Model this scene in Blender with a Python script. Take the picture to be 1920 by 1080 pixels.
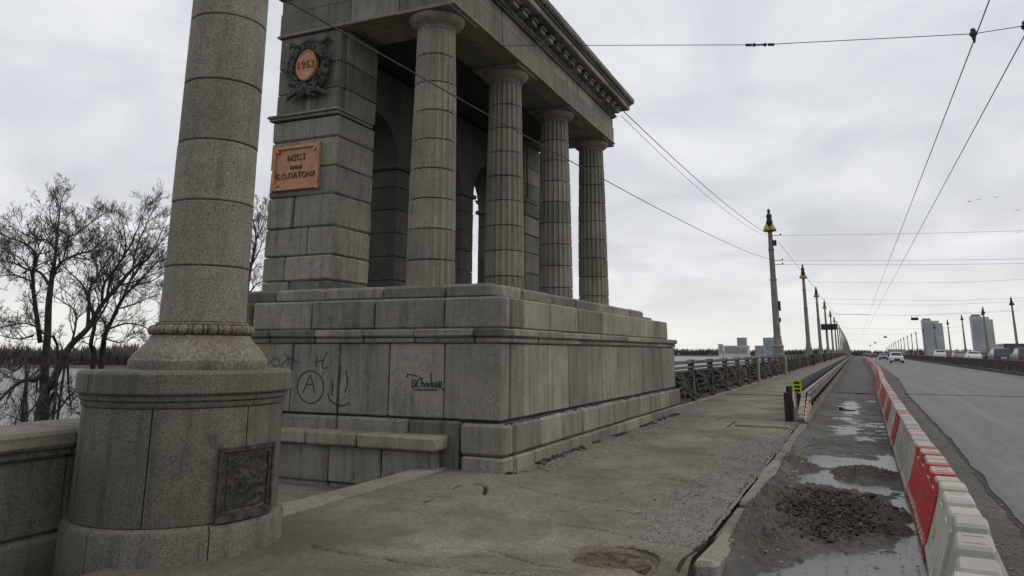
import bpy, bmesh, math, random
import numpy as np
from mathutils import Vector, Matrix, noise
random.seed(7); np.random.seed(7)
for o in list(bpy.data.objects): bpy.data.objects.remove(o)
SC = bpy.context.scene
COL = SC.collection
PI = math.pi
rad = math.radians

# ------------------------------------------------------------------ camera
CAMH = 1.6
PP = (960., 360.); FPX = 1400.
def _dirpx(x, y): return Vector(((x-PP[0])/FPX, -(y-PP[1])/FPX, -1.0))
_Y = _dirpx(1604, 660).normalized()
_Z = _dirpx(1040, -5600).normalized(); _Z = (_Z - _Y*_Z.dot(_Y)).normalized()
_X = _Y.cross(_Z)
RM = Matrix((_X, _Y, _Z))                      # world = RM @ cam
cam_d = bpy.data.cameras.new('camera'); cam = bpy.data.objects.new('camera', cam_d); COL.objects.link(cam)
cam.matrix_world = Matrix.Translation((0, 0, CAMH)) @ RM.to_4x4()
cam_d.sensor_fit = 'HORIZONTAL'; cam_d.sensor_width = 36; cam_d.lens = 36*FPX/1920
cam_d.shift_y = (PP[1]-540)/1920; cam_d.clip_start = .05; cam_d.clip_end = 20000
SC.camera = cam

# ------------------------------------------------------------------ world, sun, exposure
SUN_EL, SUN_AZ = rad(48), rad(70)              # azimuth from +Y towards +X
W = bpy.data.worlds.new('World'); SC.world = W; W.use_nodes = True
def build_world():
    nt = W.node_tree; nt.nodes.clear(); N = nt.nodes.new; L = nt.links.new
    out = N('ShaderNodeOutputWorld')
    sky = N('ShaderNodeTexSky'); sky.sky_type = 'NISHITA'; sky.sun_disc = False
    sky.sun_elevation = SUN_EL; sky.sun_rotation = SUN_AZ; sky.air_density = 2; sky.dust_density = 4
    b1 = N('ShaderNodeBackground'); b1.inputs[1].default_value = .1; L(sky.outputs[0], b1.inputs[0])
    tc = N('ShaderNodeTexCoord'); sep = N('ShaderNodeSeparateXYZ'); L(tc.outputs['Generated'], sep.inputs[0])
    def math_(op, a, b=None):
        m = N('ShaderNodeMath'); m.operation = op
        for i, v in enumerate((a, b)):
            if v is None: continue
            if isinstance(v, (int, float)): m.inputs[i].default_value = v
            else: L(v, m.inputs[i])
        return m.outputs[0]
    zz = math_('MAXIMUM', sep.outputs[2], 0.0)
    den = math_('ADD', zz, .22)
    px = math_('DIVIDE', sep.outputs[0], den); py = math_('DIVIDE', sep.outputs[1], den)
    cb = N('ShaderNodeCombineXYZ'); L(px, cb.inputs[0]); L(py, cb.inputs[1])
    n1 = N('ShaderNodeTexNoise'); n1.inputs['Scale'].default_value = 2.0; n1.inputs['Detail'].default_value = 6; n1.inputs['Roughness'].default_value = .52; n1.inputs['Distortion'].default_value = .5
    L(cb.outputs[0], n1.inputs['Vector'])
    r1 = N('ShaderNodeValToRGB'); e = r1.color_ramp.elements
    e[0].position = .33; e[0].color = (.575, .588, .635, 1); e[1].position = .66; e[1].color = (.775, .785, .815, 1)
    m_ = r1.color_ramp.elements.new(.5); m_.color = (.665, .678, .72, 1)
    L(n1.outputs['Fac'], r1.inputs[0])
    # paler, warmer band low over the horizon
    r2 = N('ShaderNodeValToRGB'); e = r2.color_ramp.elements
    e[0].position = 0; e[0].color = (1, 1, 1, 1); e[1].position = .13; e[1].color = (0, 0, 0, 1); r2.color_ramp.interpolation = 'EASE'
    L(zz, r2.inputs[0])
    mx = N('ShaderNodeMix'); mx.data_type = 'RGBA'; mx.inputs['B'].default_value = (.86, .84, .79, 1)
    fac = math_('MULTIPLY', r2.outputs[0], .8)
    L(fac, mx.inputs['Factor']); L(r1.outputs[0], mx.inputs['A'])
    b2 = N('ShaderNodeBackground'); b2.inputs[1].default_value = 1.13; L(mx.outputs['Result'], b2.inputs[0])
    ms = N('ShaderNodeMixShader'); ms.inputs[0].default_value = .94
    L(b1.outputs[0], ms.inputs[1]); L(b2.outputs[0], ms.inputs[2]); L(ms.outputs[0], out.inputs[0])
build_world()
sd = bpy.data.lights.new('sun', 'SUN'); sun = bpy.data.objects.new('sun', sd); COL.objects.link(sun)
sd.energy = .7; sd.angle = rad(25); sd.color = (1, .97, .92)
sun.rotation_euler = Vector((-math.sin(SUN_AZ)*math.cos(SUN_EL), -math.cos(SUN_AZ)*math.cos(SUN_EL), -math.sin(SUN_EL))).to_track_quat('-Z', 'Y').to_euler()
SC.render.engine = 'CYCLES'
SC.view_settings.view_transform = 'Standard'; SC.view_settings.look = 'None'
SC.view_settings.exposure = 0; SC.view_settings.gamma = 1; SC.view_settings.use_curve_mapping = False
SC.cycles.max_bounces = 6; SC.cycles.diffuse_bounces = 3

# ------------------------------------------------------------------ pixel -> place helpers (directions only; depth from what is touched)
def ray(x, y): return RM @ _dirpx(x, y)
def onz(x, y, z=0.):
    d = ray(x, y); return Vector((0, 0, CAMH)) + d*((z-CAMH)/d.z)
def onx(x, y, X):
    d = ray(x, y); return Vector((0, 0, CAMH)) + d*(X/d.x)
def ony(x, y, Y):
    d = ray(x, y); return Vector((0, 0, CAMH)) + d*(Y/d.y)
def deckz(y):                                   # the long bridge falls away beyond its crest
    return 0. if y < 330 else -2.2e-5*(y-330)**2

# ------------------------------------------------------------------ object helpers
def tag(o, label=None, cat=None, group=None, kind=None):
    if label: o['label'] = label
    if cat: o['category'] = cat
    if group: o['group'] = group
    if kind: o['kind'] = kind
    return o
def empty(name, loc=(0, 0, 0), rz=0, **k):
    o = bpy.data.objects.new(name, None); COL.objects.link(o); o.location = loc; o.rotation_euler[2] = rz
    o.empty_display_size = .2
    return tag(o, **k)
def link(name, me, m=None, parent=None, loc=(0, 0, 0), rz=0, **k):
    o = bpy.data.objects.new(name, me); COL.objects.link(o)
    if m is not None and len(me.materials) == 0: me.materials.append(m)
    if parent: o.parent = parent
    o.location = loc; o.rotation_euler[2] = rz
    return tag(o, **k)
def mesh(name, v, f, smooth=False):
    me = bpy.data.meshes.new(name); me.from_pydata([tuple(p) for p in v], [], f); me.update()
    if smooth:
        me.polygons.foreach_set('use_smooth', [True]*len(me.polygons))
    return me
def copytree(o, parent=None, loc=None, rz=None):
    c = o.copy(); COL.objects.link(c); c.parent = parent
    if loc is not None: c.location = loc
    if rz is not None: c.rotation_euler[2] = rz
    for ch in list(o.children): copytree(ch, c)
    return c
class MB:                                        # collects simple shapes into ONE mesh
    def __init__(s): s.v = []; s.f = []
    def add(s, v, f):
        n = len(s.v); s.v += [tuple(p) for p in v]; s.f += [tuple(i+n for i in q) for q in f]; return s
    def box(s, x0, x1, y0, y1, z0, z1):
        return s.add([(x0,y0,z0),(x1,y0,z0),(x1,y1,z0),(x0,y1,z0),(x0,y0,z1),(x1,y0,z1),(x1,y1,z1),(x0,y1,z1)],
                     [(0,3,2,1),(4,5,6,7),(0,1,5,4),(1,2,6,5),(2,3,7,6),(3,0,4,7)])
    def cbox(s, x0, x1, y0, y1, z0, z1, c=.01):   # chamfered box
        v, f = cbox_data(x0, x1, y0, y1, z0, z1, c); return s.add(v, f)
    def bar(s, a, b, w, h=None, up=Vector((0,0,1))):
        a = Vector(a); b = Vector(b); h = h or w; d = (b-a).normalized()
        if abs(d.dot(up)) > .98: up = Vector((1,0,0))
        x = d.cross(up).normalized()*w/2; y = x.cross(d).normalized()*h/2
        P = [a-x-y, a+x-y, a+x+y, a-x+y, b-x-y, b+x-y, b+x+y, b-x+y]
        return s.add(P, [(0,1,2,3),(7,6,5,4),(0,4,5,1),(1,5,6,2),(2,6,7,3),(3,7,4,0)])
    def tube(s, pts, rs, n=6, cap=True):
        pts = [Vector(p) for p in pts]; V = []; F = []
        if not hasattr(rs, '__len__'): rs = [rs]*len(pts)
        d0 = None
        for i, p in enumerate(pts):
            d = (pts[min(i+1, len(pts)-1)] - pts[max(i-1, 0)]).normalized()
            if d0 is None:
                u = d.orthogonal().normalized()
            else:
                u = (u - d*u.dot(d)).normalized()
            d0 = d; w = d.cross(u)
            for k in range(n):
                a = 2*PI*k/n; V.append(p + (u*math.cos(a)+w*math.sin(a))*rs[i])
        for i in range(len(pts)-1):
            for k in range(n):
                F.append((i*n+k, i*n+(k+1)%n, (i+1)*n+(k+1)%n, (i+1)*n+k))
        if cap:
            F.append(tuple(range(n))[::-1]); F.append(tuple(range((len(pts)-1)*n, len(pts)*n)))
        return s.add(V, F)
    def lathe(s, prof, n=32, a0=0, a1=2*PI, c=(0, 0, 0), close=False):
        # prof: list of (r,z) bottom to top, about the vertical axis through c; partial arcs get end caps
        full = abs(a1-a0-2*PI) < 1e-6; m = n if full else n+1; k = len(prof); V = []; F = []
        for i in range(m):
            a = a0+(a1-a0)*i/n
            for r, z in prof: V.append((c[0]+r*math.cos(a), c[1]+r*math.sin(a), c[2]+z))
        for i in range(n):
            j = (i+1) % m
            for q in range(k-1 if not close else k):
                q2 = (q+1) % k
                F.append((i*k+q, j*k+q, j*k+q2, i*k+q2))
        if full and not close:
            F.append(tuple(i*k for i in range(m))[::-1]); F.append(tuple(i*k+k-1 for i in range(m)))
        if not full and close:
            F.append(tuple(range(k))); F.append(tuple((m-1)*k+q for q in range(k))[::-1])
        return s.add(V, F)
    def ball(s, c, r, n=8, sz=1.):
        return s.lathe([(max(.001, r*math.sin(PI*i/n)), -r*sz*math.cos(PI*i/n)) for i in range(n+1)], n, c=c)
    def extrude(s, poly, axis, t0, t1):           # poly: 2-D points; axis 0 -> (y,z) along x, 1 -> (x,z) along y, 2 -> (x,y) along z
        n = len(poly)
        def P(p, t): return (t, p[0], p[1]) if axis == 0 else ((p[0], t, p[1]) if axis == 1 else (p[0], p[1], t))
        return s.add([P(p, t0) for p in poly]+[P(p, t1) for p in poly],
                     [tuple(range(n))[::-1], tuple(range(n, 2*n))]+[(i, (i+1) % n, n+(i+1) % n, n+i) for i in range(n)])
    def me(s, name, smooth=False):
        me = mesh(name, s.v, s.f, smooth)
        bm = bmesh.new(); bm.from_mesh(me); bmesh.ops.recalc_face_normals(bm, faces=bm.faces); bm.to_mesh(me); bm.free()
        return me
    def build(s, name, m, parent=None, smooth=False, loc=(0, 0, 0), rz=0, auto=None, **k):
        me = s.me(name, smooth)
        if auto: me.set_sharp_from_angle(angle=rad(auto))
        return link(name, me, m, parent, loc, rz, **k)
_CB = {}
def cbox_data(x0, x1, y0, y1, z0, z1, c):
    if 't' not in _CB:
        V = []; F = []
        # 24 verts: 8 corners x 3
        idx = {}
        for sx in (0, 1):
            for sy in (0, 1):
                for sz in (0, 1):
                    for a in range(3): idx[(sx, sy, sz, a)] = len(V); V.append((sx, sy, sz, a))
        for a in range(3):
            for s in (0, 1):
                b, c_ = [q for q in range(3) if q != a]
                quad = []
                for (p, q) in ((0, 0), (1, 0), (1, 1), (0, 1)):
                    k = [0, 0, 0]; k[a] = s; k[b] = p; k[c_] = q; quad.append(idx[(k[0], k[1], k[2], a)])
                F.append(tuple(quad) if (s == 1) == (a != 1) else tuple(quad[::-1]))
        for a in range(3):                       # edge chamfers along axis a
            b, c_ = [q for q in range(3) if q != a]
            for p in (0, 1):
                for q in (0, 1):
                    k0 = [0, 0, 0]; k0[b] = p; k0[c_] = q; k1 = list(k0); k1[a] = 1
                    F.append((idx[(*k0, b)], idx[(*k1, b)], idx[(*k1, c_)], idx[(*k0, c_)]))
        for sx in (0, 1):
            for sy in (0, 1):
                for sz in (0, 1): F.append(tuple(idx[(sx, sy, sz, a)] for a in range(3)))
        _CB['t'] = (V, F)
    V, F = _CB['t']; lo = (x0, y0, z0); hi = (x1, y1, z1); out = []
    for v in V:
        p = []
        for a in range(3):
            val = hi[a] if v[a] else lo[a]
            if v[3] != a: val += -c if v[a] else c
            p.append(val)
        out.append(tuple(p))
    return out, F
def stone_box(name, x0, x1, y0, y1, z0, z1, m, parent, c=.012, jit=.004):
    c *= 1.35; jit *= 1.5
    x0, x1 = min(x0, x1), max(x0, x1); y0, y1 = min(y0, y1), max(y0, y1)
    cx, cy, cz = (x0+x1)/2, (y0+y1)/2, (z0+z1)/2
    hx, hy, hz = (x1-x0)/2, (y1-y0)/2, (z1-z0)/2
    c = min(c, .3*min(hx, hy, hz)*2)
    v, f = cbox_data(-hx, hx, -hy, hy, -hz, hz, c)
    v = [(p[0]+random.uniform(-jit, jit), p[1]+random.uniform(-jit, jit), p[2]+random.uniform(-jit, jit)*.6) for p in v]
    me = mesh(name, v, f)
    bm = bmesh.new(); bm.from_mesh(me); bmesh.ops.recalc_face_normals(bm, faces=bm.faces); bm.to_mesh(me); bm.free()
    return link(name, me, m, parent, (cx, cy, cz))

# ------------------------------------------------------------------ materials
class NT:
    def __init__(s, name):
        s.m = bpy.data.materials.new(name); s.m.use_nodes = True; s.t = s.m.node_tree; s.t.nodes.clear()
        s.out = s.N('ShaderNodeOutputMaterial'); s.b = s.N('ShaderNodeBsdfPrincipled'); s.L(s.b.outputs[0], s.out.inputs[0])
    def N(s, t): return s.t.nodes.new(t)
    def L(s, a, b): s.t.links.new(a, b)
    def put(s, sock, v):
        if isinstance(v, bpy.types.NodeSocket): s.L(v, sock)
        elif isinstance(v, (tuple, list)) and len(v) == 3 and sock.type == 'RGBA': sock.default_value = (*v, 1)
        else: sock.default_value = v
    def pos(s, scale=(1, 1, 1)):
        g = s.N('ShaderNodeNewGeometry'); mp = s.N('ShaderNodeMapping'); mp.inputs['Scale'].default_value = scale
        s.L(g.outputs['Position'], mp.inputs['Vector']); return mp.outputs[0]
    def obj(s, scale=(1, 1, 1)):
        g = s.N('ShaderNodeTexCoord'); mp = s.N('ShaderNodeMapping'); mp.inputs['Scale'].default_value = scale
        s.L(g.outputs['Object'], mp.inputs['Vector']); return mp.outputs[0]
    def noise(s, vec, scale, detail=4, rough=.55, dist=0.):
        n = s.N('ShaderNodeTexNoise'); s.L(vec, n.inputs['Vector'])
        n.inputs['Scale'].default_value = scale; n.inputs['Detail'].default_value = detail; n.inputs['Roughness'].default_value = rough; n.inputs['Distortion'].default_value = dist
        return n.outputs['Fac']
    def voro(s, vec, scale, feature='F1'):
        n = s.N('ShaderNodeTexVoronoi'); n.feature = feature; s.L(vec, n.inputs['Vector']); n.inputs['Scale'].default_value = scale
        return n.outputs['Distance']
    def ramp(s, f, *st):
        r = s.N('ShaderNodeValToRGB'); e = r.color_ramp.elements
        while len(e) < len(st): e.new(.5)
        for i, (p, c) in enumerate(st):
            e[i].position = p; e[i].color = (*c, 1) if hasattr(c, '__len__') else (c, c, c, 1)
        s.L(f, r.inputs[0]); return r.outputs[0]
    def mix(s, f, a, b, mode='MIX'):
        n = s.N('ShaderNodeMix'); n.data_type = 'RGBA'; n.blend_type = mode
        s.put(n.inputs['Factor'], f); s.put(n.inputs['A'], a); s.put(n.inputs['B'], b); return n.outputs['Result']
    def math(s, op, a, b=0.):
        n = s.N('ShaderNodeMath'); n.operation = op; s.put(n.inputs[0], a); s.put(n.inputs[1], b); return n.outputs[0]
    def rnd(s): return s.N('ShaderNodeObjectInfo').outputs['Random']
    def attr(s, name):
        a = s.N('ShaderNodeAttribute'); a.attribute_name = name; return a.outputs['Fac']
    def bump(s, h, strength=.3, dist=.01, nrm=None):
        b = s.N('ShaderNodeBump'); b.inputs['Strength'].default_value = strength; b.inputs['Distance'].default_value = dist
        s.L(h, b.inputs['Height'])
        if nrm: s.L(nrm, b.inputs['Normal'])
        return b.outputs[0]
    def set(s, base=None, rough=None, normal=None, metal=None, spec=None, **k):
        for n, v in (('Base Color', base), ('Roughness', rough), ('Normal', normal), ('Metallic', metal), ('Specular IOR Level', spec)):
            if v is not None: s.put(s.b.inputs[n], v)
        for n, v in k.items(): s.put(s.b.inputs[n.replace('_', ' ')], v)
        return s.m
def plain(name, c, rough=.6, metal=0., var=.12, scale=6, bump=.15):
    t = NT(name); p = t.pos(); n = t.noise(p, scale, 5)
    c2 = tuple(max(0, x*(1-var*2.2)) for x in c); c1 = tuple(min(1, x*(1+var)) for x in c)
    col = t.mix(t.ramp(n, (.3, 0.), (.7, 1.)), c2, c1)
    return t.set(col, rough, t.bump(t.noise(p, scale*12, 3), bump, .004), metal)
def granite(name, c1, c2, speck=110, stain=(.035, .034, .028), stain_amt=.6, warm=(.16, .115, .075), warm_amt=.25, tint=.28):
    t = NT(name); p = t.pos()
    big = t.noise(p, 1.3, 5, .6); mid = t.noise(p, 7, 5, .6)
    sp = t.noise(p, speck, 2, .7)
    col = t.mix(t.ramp(big, (.35, 0.), (.65, 1.)), c1, c2)
    rv = t.ramp(t.rnd(), (0., 1-tint*.7), (1., 1+tint*.6)); col = t.mix(1., col, rv, 'MULTIPLY')
    col = t.mix(1., col, t.ramp(sp, (.3, .52), (.5, 1.), (.72, 1.55)), 'MULTIPLY')
    st = t.noise(t.pos((5.5, 5.5, .55)), 1.6, 5, .62)
    st = t.math('MULTIPLY', t.ramp(st, (.48, 0.), (.72, 1.)), t.ramp(mid, (.3, .35), (.7, 1.)))
    col = t.mix(t.math('MULTIPLY', st, stain_amt), col, stain)
    wm = t.ramp(t.noise(p, 2.1, 6, .65, .6), (.56, 0.), (.76, 1.))
    col = t.mix(t.math('MULTIPLY', wm, warm_amt), col, warm)
    pt = t.ramp(t.noise(p, 2.7, 6, .7, 1.2), (.56, 0.), (.70, 1.)); col = t.mix(t.math('MULTIPLY', pt, .5), col, tuple(x*.45 for x in c1))
    pl = t.ramp(t.noise(t.pos((4, 4, .8)), 1.9, 5, .65), (.62, 0.), (.76, 1.)); col = t.mix(t.math('MULTIPLY', pl, .35), col, tuple(min(1, x*1.9) for x in c2))
    lich = t.ramp(t.noise(p, 26, 3, .7), (.66, 0.), (.74, 1.))
    col = t.mix(t.math('MULTIPLY', lich, .22), col, (.30, .30, .25))
    nb = t.bump(t.noise(p, 34, 6, .7), .5, .012)
    return t.set(col, .86, t.bump(sp, .35, .004, nb), spec=.3)
M = {}
M['granite'] = granite('granite', (0.169, 0.1599, 0.1303), (0.2325, 0.22, 0.1782), 75, stain=(.022, .021, .016), stain_amt=.75, tint=.5)
M['granite_shade'] = granite('shaded_granite', (.058, .056, .050), (.085, .082, .072), 75, tint=.25)  # darker copy of the granite: the colonnade's inner shade put into its colour
M['granite_col'] = granite('granite_column', (0.1967, 0.1845, 0.1463), (0.2526, 0.2362, 0.1873), 85, stain_amt=.6, warm_amt=.4)
M['granite_lamp'] = granite('granite_lamp', (0.1801, 0.1695, 0.1349), (0.2346, 0.2199, 0.1747), 60, stain_amt=.55, warm_amt=.3, tint=.22)
M['granite_ped'] = granite('granite_pedestal', (0.1114, 0.105, 0.0822), (0.1534, 0.1442, 0.1132), 70, stain_amt=.8, warm_amt=.4, tint=.2)
M['moss_stone'] = granite('weathered_stone', (0.1219, 0.1137, 0.0889), (0.1998, 0.1792, 0.138), 40, stain=(.05, .05, .022), warm=(.22, .13, .06), warm_amt=.55)
M['mortar'] = plain('mortar', (.038, .036, .032), .95, var=.2)
M['concrete'] = granite('concrete', (0.1895, 0.1752, 0.1362), (0.2569, 0.2364, 0.185), 130, stain_amt=.55, warm_amt=.2, tint=.15)
M['kerb'] = granite('kerb_stone', (0.174, 0.1608, 0.1296), (0.24, 0.222, 0.18), 80, stain=(.06, .05, .04), stain_amt=.6, warm=(.2, .12, .09), warm_amt=.4)
M['iron'] = plain('painted_iron', (.062, .056, .047), .7, .2, .3, 5, .5)
M['iron_pale'] = plain('pale_painted_iron', (.105, .093, .075), .75, 0, .35, 7, .5)
M['iron_rust'] = plain('rusty_iron', (.10, .072, .048), .85, 0, .4, 8, .5)
M['rail_back'] = plain('dark_sheet', (.04, .045, .042), .7, 0, .3, 3)
M['copper'] = plain('copper_plaque', (.45, .22, .118), .6, .15, .13, 7, .35)
M['letter'] = plain('dark_copper', (.15, .068, .036), .6, .2, .25, 20)
M['bronze'] = plain('green_bronze', (.075, .083, .07), .65, .25, .45, 14, .6)
M['bronze_relief'] = plain('brown_bronze', (.045, .04, .029), .8, .1, .6, 30, .8)
M['frame_relief'] = plain('rust_brown_stone', (.058, .047, .037), .85, 0., .4, 14, .6)
M['paint_black'] = plain('black_paint', (.012, .012, .012), .6, 0, .2)
M['paint_blue'] = plain('blue_paint', (.025, .065, .14), .7, 0, .2)
M['paint_white'] = plain('faded_white_paint', (.30, .30, .28), .8, 0, .3)
M['wire'] = plain('wire', (.03, .03, .032), .7, 0.)
M['lampgold'] = plain('yellow_lantern', (.36, .25, .05), .5, .1, .25, 9)
M['lampgreen'] = plain('dark_green_metal', (.02, .034, .035), .5, .4, .3, 8)
M['lampshaft'] = granite('lamp_shaft', (.17, .16, .145), (.23, .215, .195), 30, stain_amt=.5, tint=.15)
M['steel'] = plain('dark_steel', (.035, .033, .032), .65, .4, .3, 9)
M['chartreuse'] = plain('chartreuse_plastic', (.40, .56, .03), .6, 0, .15)
M['rubber'] = plain('rubber', (.018, .018, .018), .8)
M['chrome'] = plain('wheel_rim', (.35, .36, .38), .35, .8)
M['plate'] = plain('number_plate', (.7, .7, .66), .5)
M['lamp_red'] = plain('tail_lamp', (.35, .02, .015), .3)
M['lamp_clear'] = plain('headlamp', (.75, .77, .8), .2)
def glassm(name, c, rough=.08):
    t = NT(name); return t.set(c, rough, None, 0., spec=.6)
M['carglass'] = glassm('car_glass', (.02, .024, .028))
M['towerglass'] = glassm('tower_glass', (.22, .25, .30), .35)

def barrier_mat(name, c, dust, far=False):
    t = NT(name); p = t.obj(); g = t.N('ShaderNodeNewGeometry'); sp = t.N('ShaderNodeSeparateXYZ'); t.L(g.outputs['Normal'], sp.inputs[0])
    n = t.noise(p, 5, 6, .65)
    up = t.ramp(sp.outputs[2], (.35, 0.), (.9, 1.))
    d = t.math('MULTIPLY', up, t.ramp(n, (.30, .7), (.5, 1.)))
    col = t.mix(t.ramp(n, (.35, 0.), (.75, .45)), c, tuple(x*.6+.02 for x in c))
    scr = t.ramp(t.noise(t.obj((2, 2, 9)), 3, 6, .7), (.55, 0.), (.70, 1.))
    col = t.mix(t.math('MULTIPLY', scr, .5), col, dust)
    blot = t.ramp(t.noise(p, 2.2, 7, .75, .8), (.52, 0.), (.68, 1.)); col = t.mix(t.math('MULTIPLY', blot, .62), col, (.12, .10, .075))
    spz = t.N('ShaderNodeSeparateXYZ'); t.L(p, spz.inputs[0])
    low = t.math('MULTIPLY', t.ramp(spz.outputs[2], (.0, 1.), (.22, 0.)), t.ramp(t.noise(p, 9, 5), (.3, .3), (.65, 1.)))
    col = t.mix(t.math('MULTIPLY', low, .75), col, (.10, .085, .065))       # splashed mud
    col = t.mix(d, col, dust)
    col = t.mix(1., col, t.ramp(t.rnd(), (0., .8), (1., 1.1)), 'MULTIPLY')
    return t.set(col, .5, t.bump(t.noise(p, 30, 4), .25, .004), spec=.4)
M['bar_red'] = barrier_mat('red_plastic', (.52, .014, .018), (.36, .32, .28))
M['bar_white'] = barrier_mat('white_plastic', (.46, .45, .385), (.36, .335, .28))
M['bar_faded'] = barrier_mat('faded_red_plastic', (.42, .085, .07), (.36, .29, .25))

def stripes(name, a, b, scale=5.5):
    t = NT(name); p = t.pos((0, 1, 1)); w = t.N('ShaderNodeTexWave'); w.bands_direction = 'DIAGONAL'; w.inputs['Scale'].default_value = scale
    t.L(p, w.inputs['Vector']); n = t.noise(t.pos(), 9, 5)
    col = t.mix(t.ramp(w.outputs['Fac'], (.49, 0.), (.51, 1.)), a, b)
    col = t.mix(t.ramp(n, (.5, 0.), (.8, .7)), col, (.12, .10, .08))
    return t.set(col, .55)
M['stripe'] = stripes('red_white_stripe', (.40, .02, .02), (.62, .58, .52), 1.6)
M['beam_dark'] = plain('weathered_guardrail', (.11, .095, .08), .75, .1, .45, 3)
M['beam'] = plain('guardrail_paint', (.25, .225, .18), .6, .1, .35, 5)

def asphalt_mat(name, c1, c2, use_attr=False, rough=(.75, .95), grain=150):
    t = NT(name); p = t.pos()
    big = t.noise(p, .55, 6, .62, .4); mid = t.noise(p, 3.2, 6, .65); gr = t.noise(p, grain, 2, .7)
    col = t.mix(t.ramp(big, (.38, 0.), (.62, 1.)), c1, c2)
    col = t.mix(t.ramp(mid, (.52, 0.), (.78, .55)), col, tuple(x*.55 for x in c1))
    col = t.mix(1., col, t.ramp(gr, (.3, .5), (.5, 1.), (.7, 1.65)), 'MULTIPLY')
    g2 = t.noise(p, 22, 5, .85); col = t.mix(1., col, t.ramp(g2, (.34, .68), (.5, 1.), (.66, 1.32)), 'MULTIPLY')
    sp = t.ramp(t.noise(p, 38, 4, .8), (.60, 0.), (.66, 1.)); col = t.mix(t.math('MULTIPLY', sp, t.ramp(mid, (.35, .25), (.65, .85))), col, (.30, .272, .22))
    dk = t.ramp(t.noise(p, 1.1, 8, .72, 1.0), (.52, 0.), (.68, .7)); col = t.mix(dk, col, (.07, .063, .05))
    if use_attr:
        col = t.mix(t.attr('grit'), col, t.mix(t.ramp(t.noise(p, 45, 4, .8), (.42, 0.), (.58, 1.)), (.10, .092, .076), (.25, .232, .195)))
        col = t.mix(t.ramp(t.attr('crack'), (.22, 1.), (.34, 0.)), col, (.018, .016, .013))
        col = t.mix(t.math('MULTIPLY', t.attr('dirt'), .8), col, (.075, .062, .045))
    nb = t.bump(t.noise(p, 24, 5, .8), .5, .02)
    return t.set(col, t.ramp(mid, (.3, rough[0]), (.7, rough[1])), t.bump(gr, .45, .004, nb), spec=.35)
M['asphalt_walk'] = asphalt_mat('walk_asphalt', (0.1172, 0.105, 0.0785), (0.2222, 0.2, 0.1514), True, grain=75)
M['asphalt_far'] = asphalt_mat('walk_asphalt_far', (0.1172, 0.105, 0.0785), (0.2222, 0.2, 0.1514), grain=75)
def road_mat():
    t = NT('road_asphalt'); p = t.pos(); st = t.noise(t.pos((1.4, .05, 1)), 1.2, 5, .6); gr = t.noise(p, 140, 2, .7); big = t.noise(p, .35, 6, .6)
    col = t.mix(t.ramp(st, (.34, 0.), (.66, 1.)), (.088, .083, .074), (.182, .173, .155))
    col = t.mix(t.ramp(big, (.55, 0.), (.75, .5)), col, (.09, .088, .085))
    tyre = t.noise(t.pos((2.6, .03, 1)), 1.3, 6, .65)
    col = t.mix(t.ramp(tyre, (.5, 0.), (.75, .45)), col, (.085, .081, .075))
    col = t.mix(1., col, t.ramp(t.noise(p, 6, 7, .75), (.3, .75), (.7, 1.22)), 'MULTIPLY')
    col = t.mix(1., col, t.ramp(gr, (.3, .7), (.5, 1.), (.7, 1.3)), 'MULTIPLY')
    return t.set(col, t.ramp(st, (.3, .6), (.7, .8)), t.bump(gr, .4, .004), spec=.4)
M['road'] = road_mat()
M['shoulder'] = asphalt_mat('shoulder_grit', (.062, .058, .05), (.105, .098, .085), False, (.8, .95), 70)
def mud_mat():
    t = NT('wet_mud'); p = t.pos(); n = t.noise(p, 2.4, 7, .68); fine = t.noise(p, 40, 4, .75); w = t.attr('wet')
    col = t.mix(t.ramp(n, (.36, 0.), (.64, 1.)), (.045, .041, .034), (.125, .116, .098))
    col = t.mix(t.ramp(fine, (.35, 0.), (.7, 1.)), t.mix(.4, col, (.03, .026, .02)), col)
    col = t.mix(t.attr('mud'), col, t.mix(t.ramp(fine, (.42, 0.), (.62, 1.)), (.026, .021, .014), (.105, .080, .05)))
    col = t.mix(t.math('MULTIPLY', w, .55), col, (.03, .028, .025))
    return t.set(col, t.ramp(w, (0., .85), (1., .25)), t.bump(fine, .6, .012), spec=.45)
M['mud'] = mud_mat()
def water_mat(name, c, rough, scale, strength, dist):
    t = NT(name); p = t.pos(); return t.set(c, rough, t.bump(t.noise(p, scale, 4, .6), strength, dist), spec=.5)
M['puddle'] = water_mat('puddle_water', (.04, .037, .033), .28, 9, .35, .02)
M['river'] = water_mat('river_water', (.05, .056, .058), .3, .5, 1., .9)
M['soil'] = plain('bank_soil', (.075, .062, .045), .95, 0, .35, .8, .6)
M['bark'] = plain('bark', (.042, .035, .03), .9, 0, .3, 4, .6)
M['twig'] = plain('twig', (.085, .072, .063), .9, 0, .3, 4, .2)
M['farwood'] = plain('far_wood', (.13, .118, .108), .95, 0, .25, .05, .1)
M['manhole'] = plain('rusty_manhole', (.115, .082, .05), .9, .1, .5, 12, .9)
M['median'] = plain('median_panel', (.085, .07, .06), .8, .1, .35, 1.2, .3)
M['pebble'] = plain('pebble', (.27, .25, .21), .9, 0, .4, 15, .3)
M['litter'] = plain('dead_leaf_litter', (.06, .043, .022), .95, 0, .6, 25, .5)
M['joint'] = plain('joint_rubber', (.03, .028, .026), .9)
M['moss'] = plain('dry_moss', (.035, .034, .018), .95, 0, .5, 20)
M['bird'] = plain('bird', (.02, .02, .02), .8)

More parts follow.
